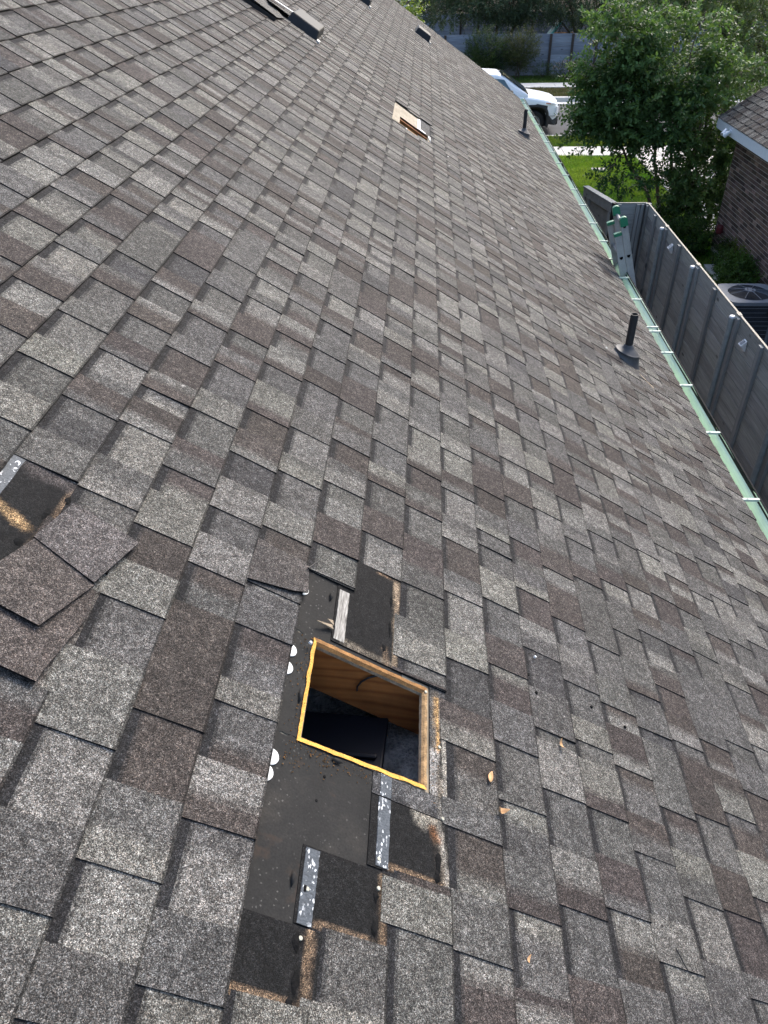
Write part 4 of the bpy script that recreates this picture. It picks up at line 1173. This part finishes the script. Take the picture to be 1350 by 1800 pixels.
for a, b in (((.2, -.43, .7), (.34, -.47, .55)), ((.34, -.47, .55), (.36, -.47, .1))): B.tube(a, b, .022, n=8)
B.build('refrigerant_line', MT['carblack'], ac)

# ------------------------------------------------------------------ fences across the street
def board_fence(name, label, Y, X0, X1, ztop, bh, post_x, mat, seed, seglen=None):
    r = empty(name, label, 'fence', ((X0 + X1) / 2, Y, 0)); cx = (X0 + X1) / 2
    rr = random.Random(seed); xs = [X0] + post_x + [X1]
    nrow = int(round((ztop - .02) / bh))
    for a, b in zip(xs, xs[1:]):
        sh = rr.uniform(.9, 1.12)
        for j in range(nrow):
            tn = rr.uniform(.84, 1.18) * sh
            B = MB(); B.box(a + .004 - cx, b - .004 - cx, rr.uniform(-.006, .004), .03, .02 + j * bh, .02 + (j + 1) * bh - .006, t=(tn, tn, tn * rr.uniform(.98, 1.03))); B.build('board', mat, r, tint=True)
    for x in post_x:
        B = MB(); B.box(x - .055 - cx, x + .055 - cx, -.075, -.007, 0, ztop + .01); B.build('post', MT['wallpost'], r)
    B = MB(); B.box(X0 - cx, X1 - cx, -.012, .036, ztop, ztop + .02); B.build('cap_strip', mat, r)
board_fence('fence', 'weathered blue-grey board fence behind the bushes across the street', 42.9, -26, 30, 1.74, .172, [-21, -16, -11, -6, -1.01, 4.05, 5.1, 6.25, 10, 14, 18, 22, 26], MT['wallboard'], 51)
board_fence('fence', 'taller blue-grey board fence standing further back under the oaks', 50.5, -20, 24, 2.06, .17, [-16, -12, -8, -4, 0, 4, 8, 12, 16, 20], MT['wallboard'], 52)
# house beyond
fh = empty('far_house', 'dark brown house with a pale eave far behind the back fence', 'house', (-6, 62, 0))
B = MB(); B.box(-8, 6, -3.5, 6, -.3, 2.4); B.build('wall', MT['brickwall'], fh)
B = MB(); B.box(-8.3, 6.3, -3.9, -3.75, 2.28, 2.48); B.build('eave', MT['white'], fh)
B = MB(); B.prism([(-8.3, -3.9, 2.49), (-8.3, 6.4, 2.49), (-8.3, 1.2, 5.4)], (14.6, 0, 0)); o = B.build('roof', MT['granule'], fh, tint=True); o.data.color_attributes['tint'].data.foreach_set('color', [.08, .075, .07, 1] * len(o.data.color_attributes['tint'].data))
for x in (-5.5, -1.0, 3.2):
    B = MB(); B.box(x - .6, x + .6, -3.56, -3.49, .8, 2.0); wf = B.build('window', MT['white'], fh); B = MB(); B.box(x - .52, x + .52, -3.575, -3.565, .88, 1.92); B.build('pane', MT['glass'], wf)
# playset roof behind the fence
ps = empty('playset', 'garden playset with a teal slanted roof behind the far fence', 'playset', (4.9, 46, 0))
B = MB(); B.prism([(-.62, -.5, 1.40), (-.10, -.5, 2.02), (.02, -.5, 2.02), (-.48, -.5, 1.40)], (0, 1.0, 0)); o = B.build('roof_panel', MT['teal'], ps); fix_normals(o)
B = MB(); B.prism([(.03, -.5, 2.0), (.62, -.5, 1.42), (.58, -.5, 1.40), (.0, -.5, 1.97)], (0, 1.0, 0)); o = B.build('roof_panel', MT['wallpost'], ps); fix_normals(o)
B = MB(); B.box(-.5, .75, -.45, -.38, 1.40, 1.49); B.box(-.5, .75, .38, .45, 1.40, 1.49); B.build('beam', MT['orangewood'], ps)
for x in (-.4, .5):
    for y in (-.4, .4): B = MB(); B.box(x - .05, x + .05, y - .05, y + .05, 0, 1.40); B.build('post', MT['orangewood'], ps)
B = MB(); B.box(-.45, .55, -.45, .45, .9, .95); B.build('deck', MT['orangewood'], ps)

# ------------------------------------------------------------------ white pickup truck
TX, TY = 2.78, 31.12        # nose, centre line
tr = empty('pickup_truck', 'white pickup truck parked at the kerb, bonnet pointing right', 'truck', (TX, TY, SZ))
# stations from the nose backwards: d, half width, z bottom, z shoulder, z top
ST_ = [(0.0, .74, .52, .86, .98), (.05, .86, .46, .90, 1.04), (.16, .945, .40, .95, 1.09), (.40, .985, .36, 1.02, 1.15), (.8, 1.0, .34, 1.09, 1.22), (1.2, 1.0, .32, 1.14, 1.275),
       (1.5, 1.0, .32, 1.16, 1.285), (2.4, 1.0, .32, 1.16, 1.25), (3.4, 1.0, .34, 1.16, 1.24), (4.4, .99, .38, 1.17, 1.24), (5.2, .97, .44, 1.18, 1.24), (5.45, .93, .52, 1.16, 1.22)]
V = []; nsec = 15
for d, w_, zb, zs, zt in ST_:
    half = [(w_ * .93, zb), (w_ * .995, zb + .10), (w_, (zb + zs) / 2), (w_ * .992, zs - .10), (w_ * .972, zs - .02), (w_ * .93, zs + .035), (w_ * .75, zt - .03), (w_ * .4, zt)]
    for y, z in half: V.append((-d, -y, z))
    for y, z in reversed(half[:-1]): V.append((-d, y, z))
F = []
for j in range(len(ST_) - 1):
    for i in range(nsec - 1): F.append((j * nsec + i, (j + 1) * nsec + i, (j + 1) * nsec + i + 1, j * nsec + i + 1))
    F.append((j * nsec + nsec - 1, (j + 1) * nsec + nsec - 1, (j + 1) * nsec, j * nsec))
F.append(tuple(range(nsec))); F.append(tuple(range(len(V) - 1, len(V) - nsec - 1, -1)))
body = mesh('body', V, F, [MT['carpaint'], MT['carblack']], tr, True); fix_normals(body)
AX = (-.86, -4.15); WR = .385
def cut(o):
    cs = []
    for x in AX:
        for s in (-1, 1):
            B = MB(); B.lathe([(.0001, -.35), (.475, -.35), (.475, .35), (.0001, .35)], 32, Matrix.Translation((x, s * 1.0, WR + .05)) @ Matrix.Rotation(math.radians(90), 4, 'X'))
            c = B.build('cutter', MT['carblack']); fix_normals(c); c.location = tr.location; cs.append(c)
            m = o.modifiers.new('cut', 'BOOLEAN'); m.operation = 'DIFFERENCE'; m.object = c; m.solver = 'EXACT'
    dg = bpy.context.evaluated_depsgraph_get(); dg.update()
    me = bpy.data.meshes.new_from_object(o.evaluated_get(dg))
    o.modifiers.clear(); o.data = me
    for c in cs: bpy.data.objects.remove(c)
cut(body)
for p_ in body.data.polygons:
    cx_ = p_.center
    if p_.material_index == 0 and any((cx_.x - x) ** 2 + (cx_.z - WR - .05) ** 2 < .48 ** 2 for x in AX) and .55 < abs(cx_.y) < .99: p_.material_index = 1 if len(body.data.materials) > 1 else 0
bv = body.modifiers.new('edge', 'EDGE_SPLIT'); bv.split_angle = math.radians(38)
# cabin
GS = [(1.12, .90, .80, 1.24, 1.27), (1.5, .90, .78, 1.24, 1.52), (1.95, .90, .74, 1.24, 1.80), (2.2, .90, .72, 1.24, 1.885), (2.7, .90, .715, 1.24, 1.915), (3.3, .90, .71, 1.24, 1.905), (3.75, .90, .70, 1.24, 1.86), (3.95, .90, .78, 1.24, 1.26)]
V = []; n2 = 11
for d, wb, wt, zb, zt in GS:
    half = [(wb * 1.02, zb - .06), (wb, zb + .02), (wb + (wt - wb) * .55, zb + (zt - zb) * .55), (wt + .02, zt - .07 if zt > 1.4 else zt - .01), (wt - .05, zt - .012), (wt * .5, zt + .012)]
    for y, z in half: V.append((-d, -y, z))
    for y, z in reversed(half[:-1]): V.append((-d, y, z))
F = []
for j in range(len(GS) - 1):
    for i in range(n2 - 1): F.append((j * n2 + i, (j + 1) * n2 + i, (j + 1) * n2 + i + 1, j * n2 + i + 1))
cab = mesh('cab', V, F, MT['carpaint'], tr, True); fix_normals(cab)
bv = cab.modifiers.new('edge', 'EDGE_SPLIT'); bv.split_angle = math.radians(40)
# windscreen, laid just proud of the sloping front of the cab
def quad_off(name, P, off, mat, par):
    n_ = (Vector(P[1]) - Vector(P[0])).cross(Vector(P[2]) - Vector(P[0])).normalized()
    B = MB(); B.prism([Vector(p) + n_ * .001 for p in P], n_ * off); o = B.build(name, mat, par); fix_normals(o); return o
V = []
for d, wt, zt in ((1.14, .80, 1.288), (1.5, .78, 1.525), (1.95, .735, 1.80), (2.10, .70, 1.855)):
    for t in (-1, -.6, 0, .6, 1): V.append((-d + .018, t * (wt - .03), zt + .022 + .012 * (1 - abs(t))))
mesh('windscreen', V, [(j * 5 + i, j * 5 + i + 1, (j + 1) * 5 + i + 1, (j + 1) * 5 + i) for j in range(3) for i in range(4)], MT['glass'], tr, True)
B = MB(); B.box(-1.30, -1.08, -.80, .80, 1.262, 1.292); B.build('cowl', MT['carblack'], tr, bevel=.02)
for s in (-1, 1):
    for nm, xs in (('side_window', ((-1.62, 1.27), (-1.98, 1.72), (-2.72, 1.80), (-2.72, 1.27))), ('side_window', ((-2.82, 1.27), (-2.82, 1.80), (-3.55, 1.78), (-3.68, 1.27)))):
        P = [(x, s * (.905 - (z - 1.24) * .285 + .008), z) for x, z in xs]
        B = MB(); B.prism(P, (0, .006 * s, 0)); o = B.build(nm, MT['sideglass'], tr); fix_normals(o)
    # arch flare
    for x in AX:
        B = MB(); Vv = []; m = 22
        for i in range(m + 1):
            a = math.radians(-22 + 224 * i / m)
            for r, y in ((.47, .94), (.47, 1.028), (.505, 1.035), (.565, 1.015), (.57, .95)):
                # squared-off arch
                c, sn = math.cos(a), math.sin(a); k = (abs(c) ** 3.2 + abs(sn) ** 3.2) ** (-1 / 3.2)
                Vv.append((x + r * c * k * .94, s * y, max(.18, WR + .05 + r * sn * k * .93)))
        B.add(Vv, [(i * 5 + j, (i + 1) * 5 + j, (i + 1) * 5 + j + 1, i * 5 + j + 1) for i in range(m) for j in range(4)])
        o = B.build('wheel_arch', MT['carblack'], tr, smooth=True); fix_normals(o)
        w_ = bpy.data.objects.new('wheel', None); COL.objects.link(w_); w_.parent = tr; w_.location = (x, s * .86, WR); w_.rotation_euler = (math.radians(90) * -s, 0, 0)
        # local z -> outwards
        B = MB(); B.lathe([(.235, -.12), (.36, -.125), (.382, -.09), (.385, 0), (.382, .09), (.36, .125), (.27, .13), (.235, .115)], 36); B.build('tyre', MT['tyre'], w_, smooth=True)
        B = MB(); B.lathe([(.24, .118), (.225, .105), (.205, .06), (.17, .065), (.12, .10), (.06, .105), (.055, .12), (.0001, .122)], 36); rm = B.build('rim', MT['rim'], w_, smooth=True)
        for k in range(8):
            a = k * math.pi / 4; B = MB(); B.lathe([(.022, .085), (.022, .101), (.0001, .102)], 10, Matrix.Translation((.165 * math.cos(a), .165 * math.sin(a), 0))); B.build('rim_hole', MT['tar'], rm)
    # lamps
    P = [(-.02, .80, .985), (-.10, .925, .985), (-.46, .992, 1.03), (-.46, .993, .985), (-.10, .94, .955), (-.01, .82, .955)]
    B = MB(); B.prism([(x, s * (y + .002), z) for x, y, z in P], (.012, s * .012, 0)); o = B.build('headlight', MT['lamp'], tr); fix_normals(o)
    B = MB(); B.prism([(-.30, s * .975, 1.004), (-.47, s * .997, 1.028), (-.47, s * .997, .99), (-.30, s * .975, .975)], (0, s * .022, 0)); o = B.build('marker_lamp', MT['amber'], tr); fix_normals(o)
    B = MB(); B.prism([(.015, s * .72, .88), (-.09, s * .93, .88), (-.13, s * .955, .66), (.01, s * .74, .62)], (.016, s * .012, 0)); o = B.build('headlight', MT['lamp'], tr); fix_normals(o)
    B = MB(); B.box(-1.88, -1.66, s * 1.04 - .10, s * 1.04 + .10, 1.20, 1.42); o = B.build('wing_mirror', MT['carblack'], tr, bevel=.04)
    B = MB(); B.box(-1.80, -1.74, s * .93 - .06, s * .93 + .06, 1.22, 1.27); B.build('mirror_arm', MT['carblack'], o)
    B = MB(); B.box(-2.75, -2.735, s * 1.0 - .004, s * 1.0 + .004, .45, 1.2); B.box(-3.72, -3.705, s * 1.0 - .004, s * 1.0 + .004, .45, 1.2); B.build('door_gap', MT['carblack'], tr)
    for x in (-2.55, -3.55): B = MB(); B.box(x - .1, x + .1, s * 1.01 - .015, s * 1.01 + .015, 1.03, 1.07); B.build('door_handle', MT['carpaint'], tr, bevel=.008)
    P = [(-.02, s * .72, .26), (-.10, s * .95, .30), (-.34, s * 1.015, .34), (-.40, s * 1.018, .60), (-.10, s * .985, .60), (.02, s * .80, .56)]
    B = MB(); B.prism(P, (0, -s * .3, 0)); o = B.build('bumper_corner', MT['carblack'], tr, bevel=.02); fix_normals(o)
B = MB(); B.box(-.12, .035, -.78, .78, .28, .56); B.build('bumper', MT['carblack'], tr, bevel=.04)
B = MB(); B.box(-.04, .02, -.70, .70, .60, .93); B.build('grille', MT['carblack'], tr, bevel=.02)
B = MB(); B.box(-5.4, -4.0, -.80, .80, .75, 1.252); B.build('truck_bed', MT['carblack'], tr)
B = MB(); B.box(-5.55, -.3, -.80, .80, .24, .45); B.build('chassis', MT['carblack'], tr)

# ------------------------------------------------------------------ foliage
class Leaves:
    def __init__(s, seed): s.V = []; s.F = []; s.T = []; s.r = random.Random(seed)
    def leaf(s, p, d, up, ln, wd, col):
        d = d.normalized(); sd = d.cross(up)
        if sd.length < 1e-3: sd = d.orthogonal()
        sd = sd.normalized(); nn = sd.cross(d)
        m = len(s.V)
        s.V += [p, p + d * ln * .45 + sd * wd * .5 - nn * wd * .12, p + d * ln - nn * ln * .1, p + d * ln * .45 - sd * wd * .5 - nn * wd * .12]
        s.F.append((m, m + 1, m + 2, m + 3)); s.T.append(col)
    def rv(s):
        while True:
            v = Vector((s.r.uniform(-1, 1), s.r.uniform(-1, 1), s.r.uniform(-1, 1)))
            if .05 < v.length < 1: return v.normalized()
    def twig(s, p, d, ln, step, ll, lw, col, droop=.3, var=.3):
        r = s.r; n = max(2, int(ln / step)); q = Vector(p); d = Vector(d).normalized(); side = d.orthogonal().normalized()
        base = Vector(col) * r.uniform(1 - var, 1 + var)
        for i in range(n):
            t = i / n
            d = (d + Vector((0, 0, -droop * step * 2)) + s.rv() * .12).normalized()
            q = q + d * step
            for sg in (1, -1):
                sd = (Matrix.Rotation(r.uniform(-.6, .6) + (i % 2) * 1.57, 3, d) @ side) * sg
                dr = (sd * .85 + d * .55 + s.rv() * .3)
                c = base * r.uniform(.78, 1.25)
                s.leaf(q, dr, Vector((0, 0, 1)) + s.rv() * .7, ll * r.uniform(.7, 1.2), lw * r.uniform(.8, 1.15), c)
    def build(s, name, mat, parent, kind=None):
        o = mesh(name, s.V, s.F, mat, parent, False, None, s.T)
        return o
def limb(B, pts, r0, r1, n=7):
    for i in range(len(pts) - 1):
        a = r0 + (r1 - r0) * i / (len(pts) - 1); b = r0 + (r1 - r0) * (i + 1) / (len(pts) - 1)
        B.tube(pts[i], pts[i + 1], a, b, n, caps=False)
def wander(p, q, n, amp, rr):
    p = Vector(p); q = Vector(q); out = []
    for i in range(n + 1):
        t = i / n; v = p.lerp(q, t)
        if 0 < i < n: v += Vector((rr.uniform(-amp, amp), rr.uniform(-amp, amp), rr.uniform(-amp, amp) * .5))
        out.append(v)
    return out
def tree(name, label, cat, base, stems, lobes, ntwig, tl, step, ll, lw, colf, mat, bark, seed, droop=.3, r0=.06, shell=.55, group=None, gap=.18, inner=0):
    """stems: [(foot offset, top point)], lobes: [(centre, radii, weight)] in tree-local metres"""
    rr = random.Random(seed); root = empty(name, label, cat, base, 0, group)
    L = Leaves(seed); B = MB()
    tops = []
    for f, t in stems:
        pts = wander(f, t, 7, .07, rr); limb(B, pts, r0, r0 * .45); tops.append(pts)
    for c, rad, wgt in lobes:
        c = Vector(c)
        # a limb into every lobe
        st = min(tops, key=lambda p: (p[-1] - c).length); src = min(st[3:], key=lambda q: (q - c).length)
        limb(B, wander(src, c, 5, .06, rr), r0 * .45, r0 * .16, 5)
        for k in range(max(3, int(wgt * 10))):
            e = c + Vector([rr.gauss(0, .55) * a for a in rad]); limb(B, wander(c, e, 3, .05, rr), r0 * .16, r0 * .05, 4)
    wsum = sum(l[2] for l in lobes)
    for c, rad, wgt in lobes:
        c = Vector(c)
        for k in range(int(ntwig * wgt / wsum)):
            d = L.rv()
            R = rr.random() ** (1 / 3 * shell)
            off = Vector((d.x * rad[0], d.y * rad[1], d.z * rad[2])) * R
            p = c + off
            if mnoise.noise(Vector((p.x * 1.5 + seed, p.y * 1.5, p.z * 1.5))) < -gap: continue
            dr = (Vector((d.x, d.y, d.z * .6 + .35)) + L.rv() * .6)
            q = max(0, min(1, .5 + .9 * mnoise.noise(Vector((p.x * .9, p.y * .9 + seed, p.z * .9)))))
            L.twig(p, dr, tl * rr.uniform(.6, 1.25), step, ll, lw, colf(q, p, rr), droop)
    o = L.build('crown', mat, root); o2 = B.build('trunk', bark, root, smooth=True)
    return root, L
def gcol(a, b):
    A = Vector(a); Bc = Vector(b)
    return lambda q, p, rr: A.lerp(Bc, max(0, min(1, q + rr.uniform(-.25, .25))))

# crepe myrtle by the neighbour's front corner
MB0 = (3.75, 18.6, 0)
stems = [((-.05, 0, 0), (-.9, -.2, 2.6)), ((.05, .1, 0), (-.2, .3, 3.0)), ((.12, -.05, 0), (.6, .1, 2.9)), ((0, -.1, 0), (-1.6, -.3, 2.1)), ((.1, .05, 0), (.25, -.35, 2.4))]
lobes = [((-1.82, -.2, 2.7), (.45, .5, .5), .6), ((-2.0, 0, 3.4), (.42, .5, .5), .5), ((-1.65, 0, 3.85), (.5, .5, .42), .6), ((-1.25, -.1, 2.85), (.85, .8, .75), 1.5), ((-1.6, -.3, 2.2), (.6, .5, .33), .6),
         ((-.6, .2, 3.35), (.85, .9, .7), 1.4), ((-.45, -.4, 2.35), (.8, .6, .6), 1.2), ((.4, 0, 2.7), (.8, .8, .7), 1.2), ((.35, -.4, 2.0), (.55, .5, .55), .8), ((.35, -.5, 1.3), (.5, .45, .65), .8), ((.25, -.5, .65), (.55, .5, .5), .7), ((.95, 0, 3.3), (.6, .7, .6), .7),
         ((-1.6, -.5, 1.5), (.16, .25, .36), .13), ((-1.0, -.6, 1.28), (.5, .3, .12), .14), ((-2.3, 0, 3.9), (.12, .15, .36), .12), ((-1.7, 0, 4.3), (.16, .18, .3), .13), ((-2.0, -.1, 2.35), (.25, .3, .2), .15), ((.75, -.4, 1.35), (.4, .4, .7), .6), ((.75, -.5, .6), (.45, .4, .5), .6), ((-.1, .2, 4.0), (.4, .4, .3), .3)]
tree('crepe_myrtle', 'large multi-stemmed crepe myrtle by the corner of the brick house', 'tree', MB0, stems, lobes, 3500, .55, .042, .10, .055,
     gcol((.034, .080, .030), (.110, .180, .062)), MT['leafgloss'], MT['barkm'], 61, .5, .05, .75, gap=.09)
# taller tree behind it
tree('shade_tree', 'taller paler-green shade tree rising behind the crepe myrtle', 'tree', (6.6, 24.2, 0), [((0, 0, 0), (-.3, 0, 3.2)), ((.1, 0, 0), (.8, .2, 3.6))],
     [((-1.6, .2, 3.8), (1.3, 1.2, 1.2), 1.2), ((-.2, -.4, 4.6), (1.7, 1.5, 1.5), 1.8), ((1.2, .2, 4.0), (1.5, 1.4, 1.5), 1.5), ((.2, -.6, 3.2), (1.6, 1.3, .9), 1.2), ((-2.6, .4, 4.7), (1.0, 1.0, 1.0), .7), ((1.6, -.5, 2.8), (1.1, 1, .8), .8)],
     3600, .55, .055, .10, .052, gcol((.055, .095, .040), (.13, .18, .075)), MT['leaf'], MT['bark'], 62, .4, .11, .6)
# live oaks across the street
ocol = gcol((.020, .042, .022), (.075, .108, .062))
oak_specs = [((.7, 46.4, 0), 'live oak with a short trunk at the left, over the two bushes', 63, [((0, 0, 0), (.1, 0, 2.3))],
              [((-1.5, -.4, 2.65), (1.4, 1.2, .75), 1.2), ((.2, -.8, 3.0), (1.8, 1.4, .9), 1.6), ((1.3, -.2, 2.7), (1.2, 1.1, .7), 1.0), ((0, .2, 4.2), (2.4, 2.0, 1.2), 1.6), ((-2.2, -.2, 3.3), (1.0, 1, .8), .7)]),
             ((2.0, 46.8, 0), 'leaning live oak in the middle, next to the playset', 64, [((0, 0, 0), (-.3, 0, 2.2)), ((0, .1, 0), (.9, 0, 2.5))],
              [((.2, -.6, 2.7), (1.5, 1.3, .75), 1.3), ((1.7, -.5, 2.75), (1.5, 1.2, .75), 1.2), ((.6, .3, 3.9), (2.4, 1.8, 1.2), 1.6), ((2.6, -.3, 3.2), (1.2, 1.1, .9), .8)]),
             ((6.4, 46.0, 0), 'dark live oak behind the fence, right of the playset', 65, [((0, 0, 0), (-.9, 0, 2.0)), ((.1, 0, 0), (.5, 0, 2.5))],
              [((-1.2, -.5, 2.9), (1.4, 1.2, .8), 1.1), ((.4, -.6, 2.6), (1.7, 1.3, 1.0), 1.5), ((2.0, -.2, 3.0), (1.6, 1.3, 1.1), 1.2), ((.2, .2, 4.2), (2.6, 1.9, 1.2), 1.6)])]
for base, lab, sd_, st_, lb_ in oak_specs:
    tree('live_oak', lab, 'tree', base, st_, lb_, 3200, .6, .07, .11, .045, ocol, MT['leafsoft'], MT['bark'], sd_, .9, .13, .7, group='live oaks beyond the fence', gap=.12)
for i, (x, y, h, lab) in enumerate(((-12, 52, 6.0, 'broad dark tree at the far left behind the roof'), (13, 50, 6.5, 'broad dark tree at the far right across the street'), (19, 44, 6, 'dark tree at the right-hand end of the far fence'))):
    tree('live_oak', lab, 'tree', (x, y, 0), [((0, 0, 0), (0, 0, h * .5))], [((0, 0, h * .62), (3.2, 2.6, h * .3), 1.5), ((-1.8, -.6, h * .5), (2, 1.6, h * .2), 1), ((1.9, -.4, h * .52), (2, 1.6, h * .22), 1)], 1500, .8, .09, .17, .07, ocol, MT['leafsoft'], MT['bark'], 70 + i, .6, .16, .6, group='live oaks beyond the fence')
# front-yard tree whose tip shows over the far edge of the roof
tree('young_tree', 'sunlit leafy tree tip showing over the far edge of the roof', 'tree', (-3.6, 25.6, 0), [((0, 0, 0), (.2, 0, 3.2))],
     [((.1, 0, 3.6), (1.1, 1.0, 1.0), 1.4), ((.75, .1, 3.75), (.55, .5, .45), .7), ((-.7, 0, 3.1), (.9, .9, .8), 1), ((.6, 0, 3.1), (.7, .7, .6), .8)], 900, .45, .05, .085, .05, gcol((.07, .12, .02), (.16, .21, .04)), MT['leaf'], MT['bark'], 66, .2, .05, .6)

def bush(name, label, base, lobes, n, tl, step, ll, lw, colf, mat, seed, group=None, cat='bush', droop=.1, stems=5):
    rr = random.Random(seed); root = empty(name, label, cat, base, 0, group); L = Leaves(seed); B = MB()
    for k in range(stems):
        c = Vector(lobes[k % len(lobes)][0]); limb(B, wander((rr.uniform(-.12, .12), rr.uniform(-.1, .1), 0), c + Vector((rr.uniform(-.2, .2), 0, 0)), 5, .04, rr), .016, .006, 5)
    ws = sum(a[0] * a[1] * a[2] for _, a in lobes) 
    for c, rad in lobes:
        for k in range(int(n * rad[0] * rad[1] * rad[2] / ws)):
            d = L.rv(); R = rr.random() ** .28; p = Vector(c) + Vector((d.x * rad[0], d.y * rad[1], d.z * rad[2])) * R
            if p.z < .02: continue
            if mnoise.noise(Vector((p.x * 3 + seed, p.y * 3, p.z * 3))) < -.3: continue
            q = max(0, min(1, .5 + 1.1 * mnoise.noise(Vector((p.x * 2.2, p.y * 2.2 + seed, p.z * 2.2)))))
            L.twig(p, Vector((d.x, d.y, d.z * .5 + .5)) + L.rv() * .5, tl * rr.uniform(.6, 1.3), step, ll, lw, colf(q, p, rr), droop)
    L.build('foliage', mat, root); B.build('stem', MT['bark'], root, smooth=True)
    return root, L
dk = gcol((.016, .036, .012), (.05, .085, .02))
bush('bush', 'dense dark bush against the far fence, the left and taller of the two', (.95, 42.1, 0), [((0, 0, 1.0), (.95, .55, .95)), ((-.3, 0, .6), (.75, .5, .6))], 1300, .35, .045, .07, .035, dk, MT['leafsoft'], 81)
bush('bush', 'open twiggy bush against the far fence, right of the dense one', (2.5, 42.1, 0), [((.05, 0, 1.2), (.75, .5, .68)), ((0, 0, .7), (.4, .35, .5))], 900, .4, .045, .065, .03, gcol((.03, .045, .016), (.075, .085, .03)), MT['leafsoft'], 82, stems=9)
r_, L_ = bush('flowering_shrub', 'low flowering shrub with pale pink specks at the foot of the far fence', (4.75, 41.6, 0), [((0, 0, .35), (.7, .45, .4)), ((.7, .1, .4), (.5, .4, .42))], 420, .25, .04, .06, .03, gcol((.03, .05, .02), (.07, .09, .04)), MT['leaf'], 83)
Lf = Leaves(84)
for k in range(420):
    d = Lf.rv(); p = Vector((.3 * (k % 2) * 2, 0, .38)) + Vector((d.x * .68, d.y * .5, abs(d.z) * .42)); Lf.leaf(p, Lf.rv(), Vector((0, 0, 1)), .05, .04, Vector((.34, .24, .27)))
Lf.build('blossom', MT['leaf'], r_)
bush('bush', 'small rounded green tuft at the foot of the far fence', (3.7, 42.2, 0), [((0, 0, .25), (.45, .35, .3))], 200, .22, .04, .06, .02, gcol((.03, .06, .02), (.06, .09, .03)), MT['leafsoft'], 85)
# shrubs along the neighbour's wall
sh = gcol((.022, .055, .014), (.07, .13, .026))
bush('shrub', 'dark green shrub beside the air conditioner, largest by the brick wall', (3.95, 14.25, 0), [((0, 0, .36), (.36, .62, .36)), ((.05, .35, .5), (.28, .4, .25))], 760, .16, .028, .05, .030, sh, MT['leafgloss'], 86, 'shrubs along the brick wall', 'shrub')
bush('shrub', 'low shrub with yellowish tips against the brick wall behind the edging', (4.15, 15.3, 0), [((0, .1, .40), (.2, .45, .28)), ((0, -.3, .45), (.18, .25, .22))], 460, .15, .028, .048, .028, gcol((.025, .05, .014), (.11, .15, .02)), MT['leafgloss'], 87, 'shrubs along the brick wall', 'shrub')
bush('shrub', 'dark shrub at the end of the grey edging next to the tree', (3.55, 16.6, 0), [((0, 0, .38), (.42, .5, .36)), ((.3, .4, .3), (.4, .45, .32)), ((-.5, .3, .3), (.35, .4, .3))], 800, .18, .03, .052, .032, gcol((.014, .036, .010), (.05, .10, .022)), MT['leafgloss'], 88, 'shrubs along the brick wall', 'shrub')
bush('shrub', 'low ground-hugging shrub filling the base of the crepe myrtle', (3.2, 17.6, 0), [((0, 0, .3), (.6, .6, .35)), ((.6, .3, .35), (.5, .6, .4))], 700, .2, .032, .055, .034, gcol((.014, .034, .010), (.045, .09, .02)), MT['leafgloss'], 89, 'shrubs along the brick wall', 'shrub')
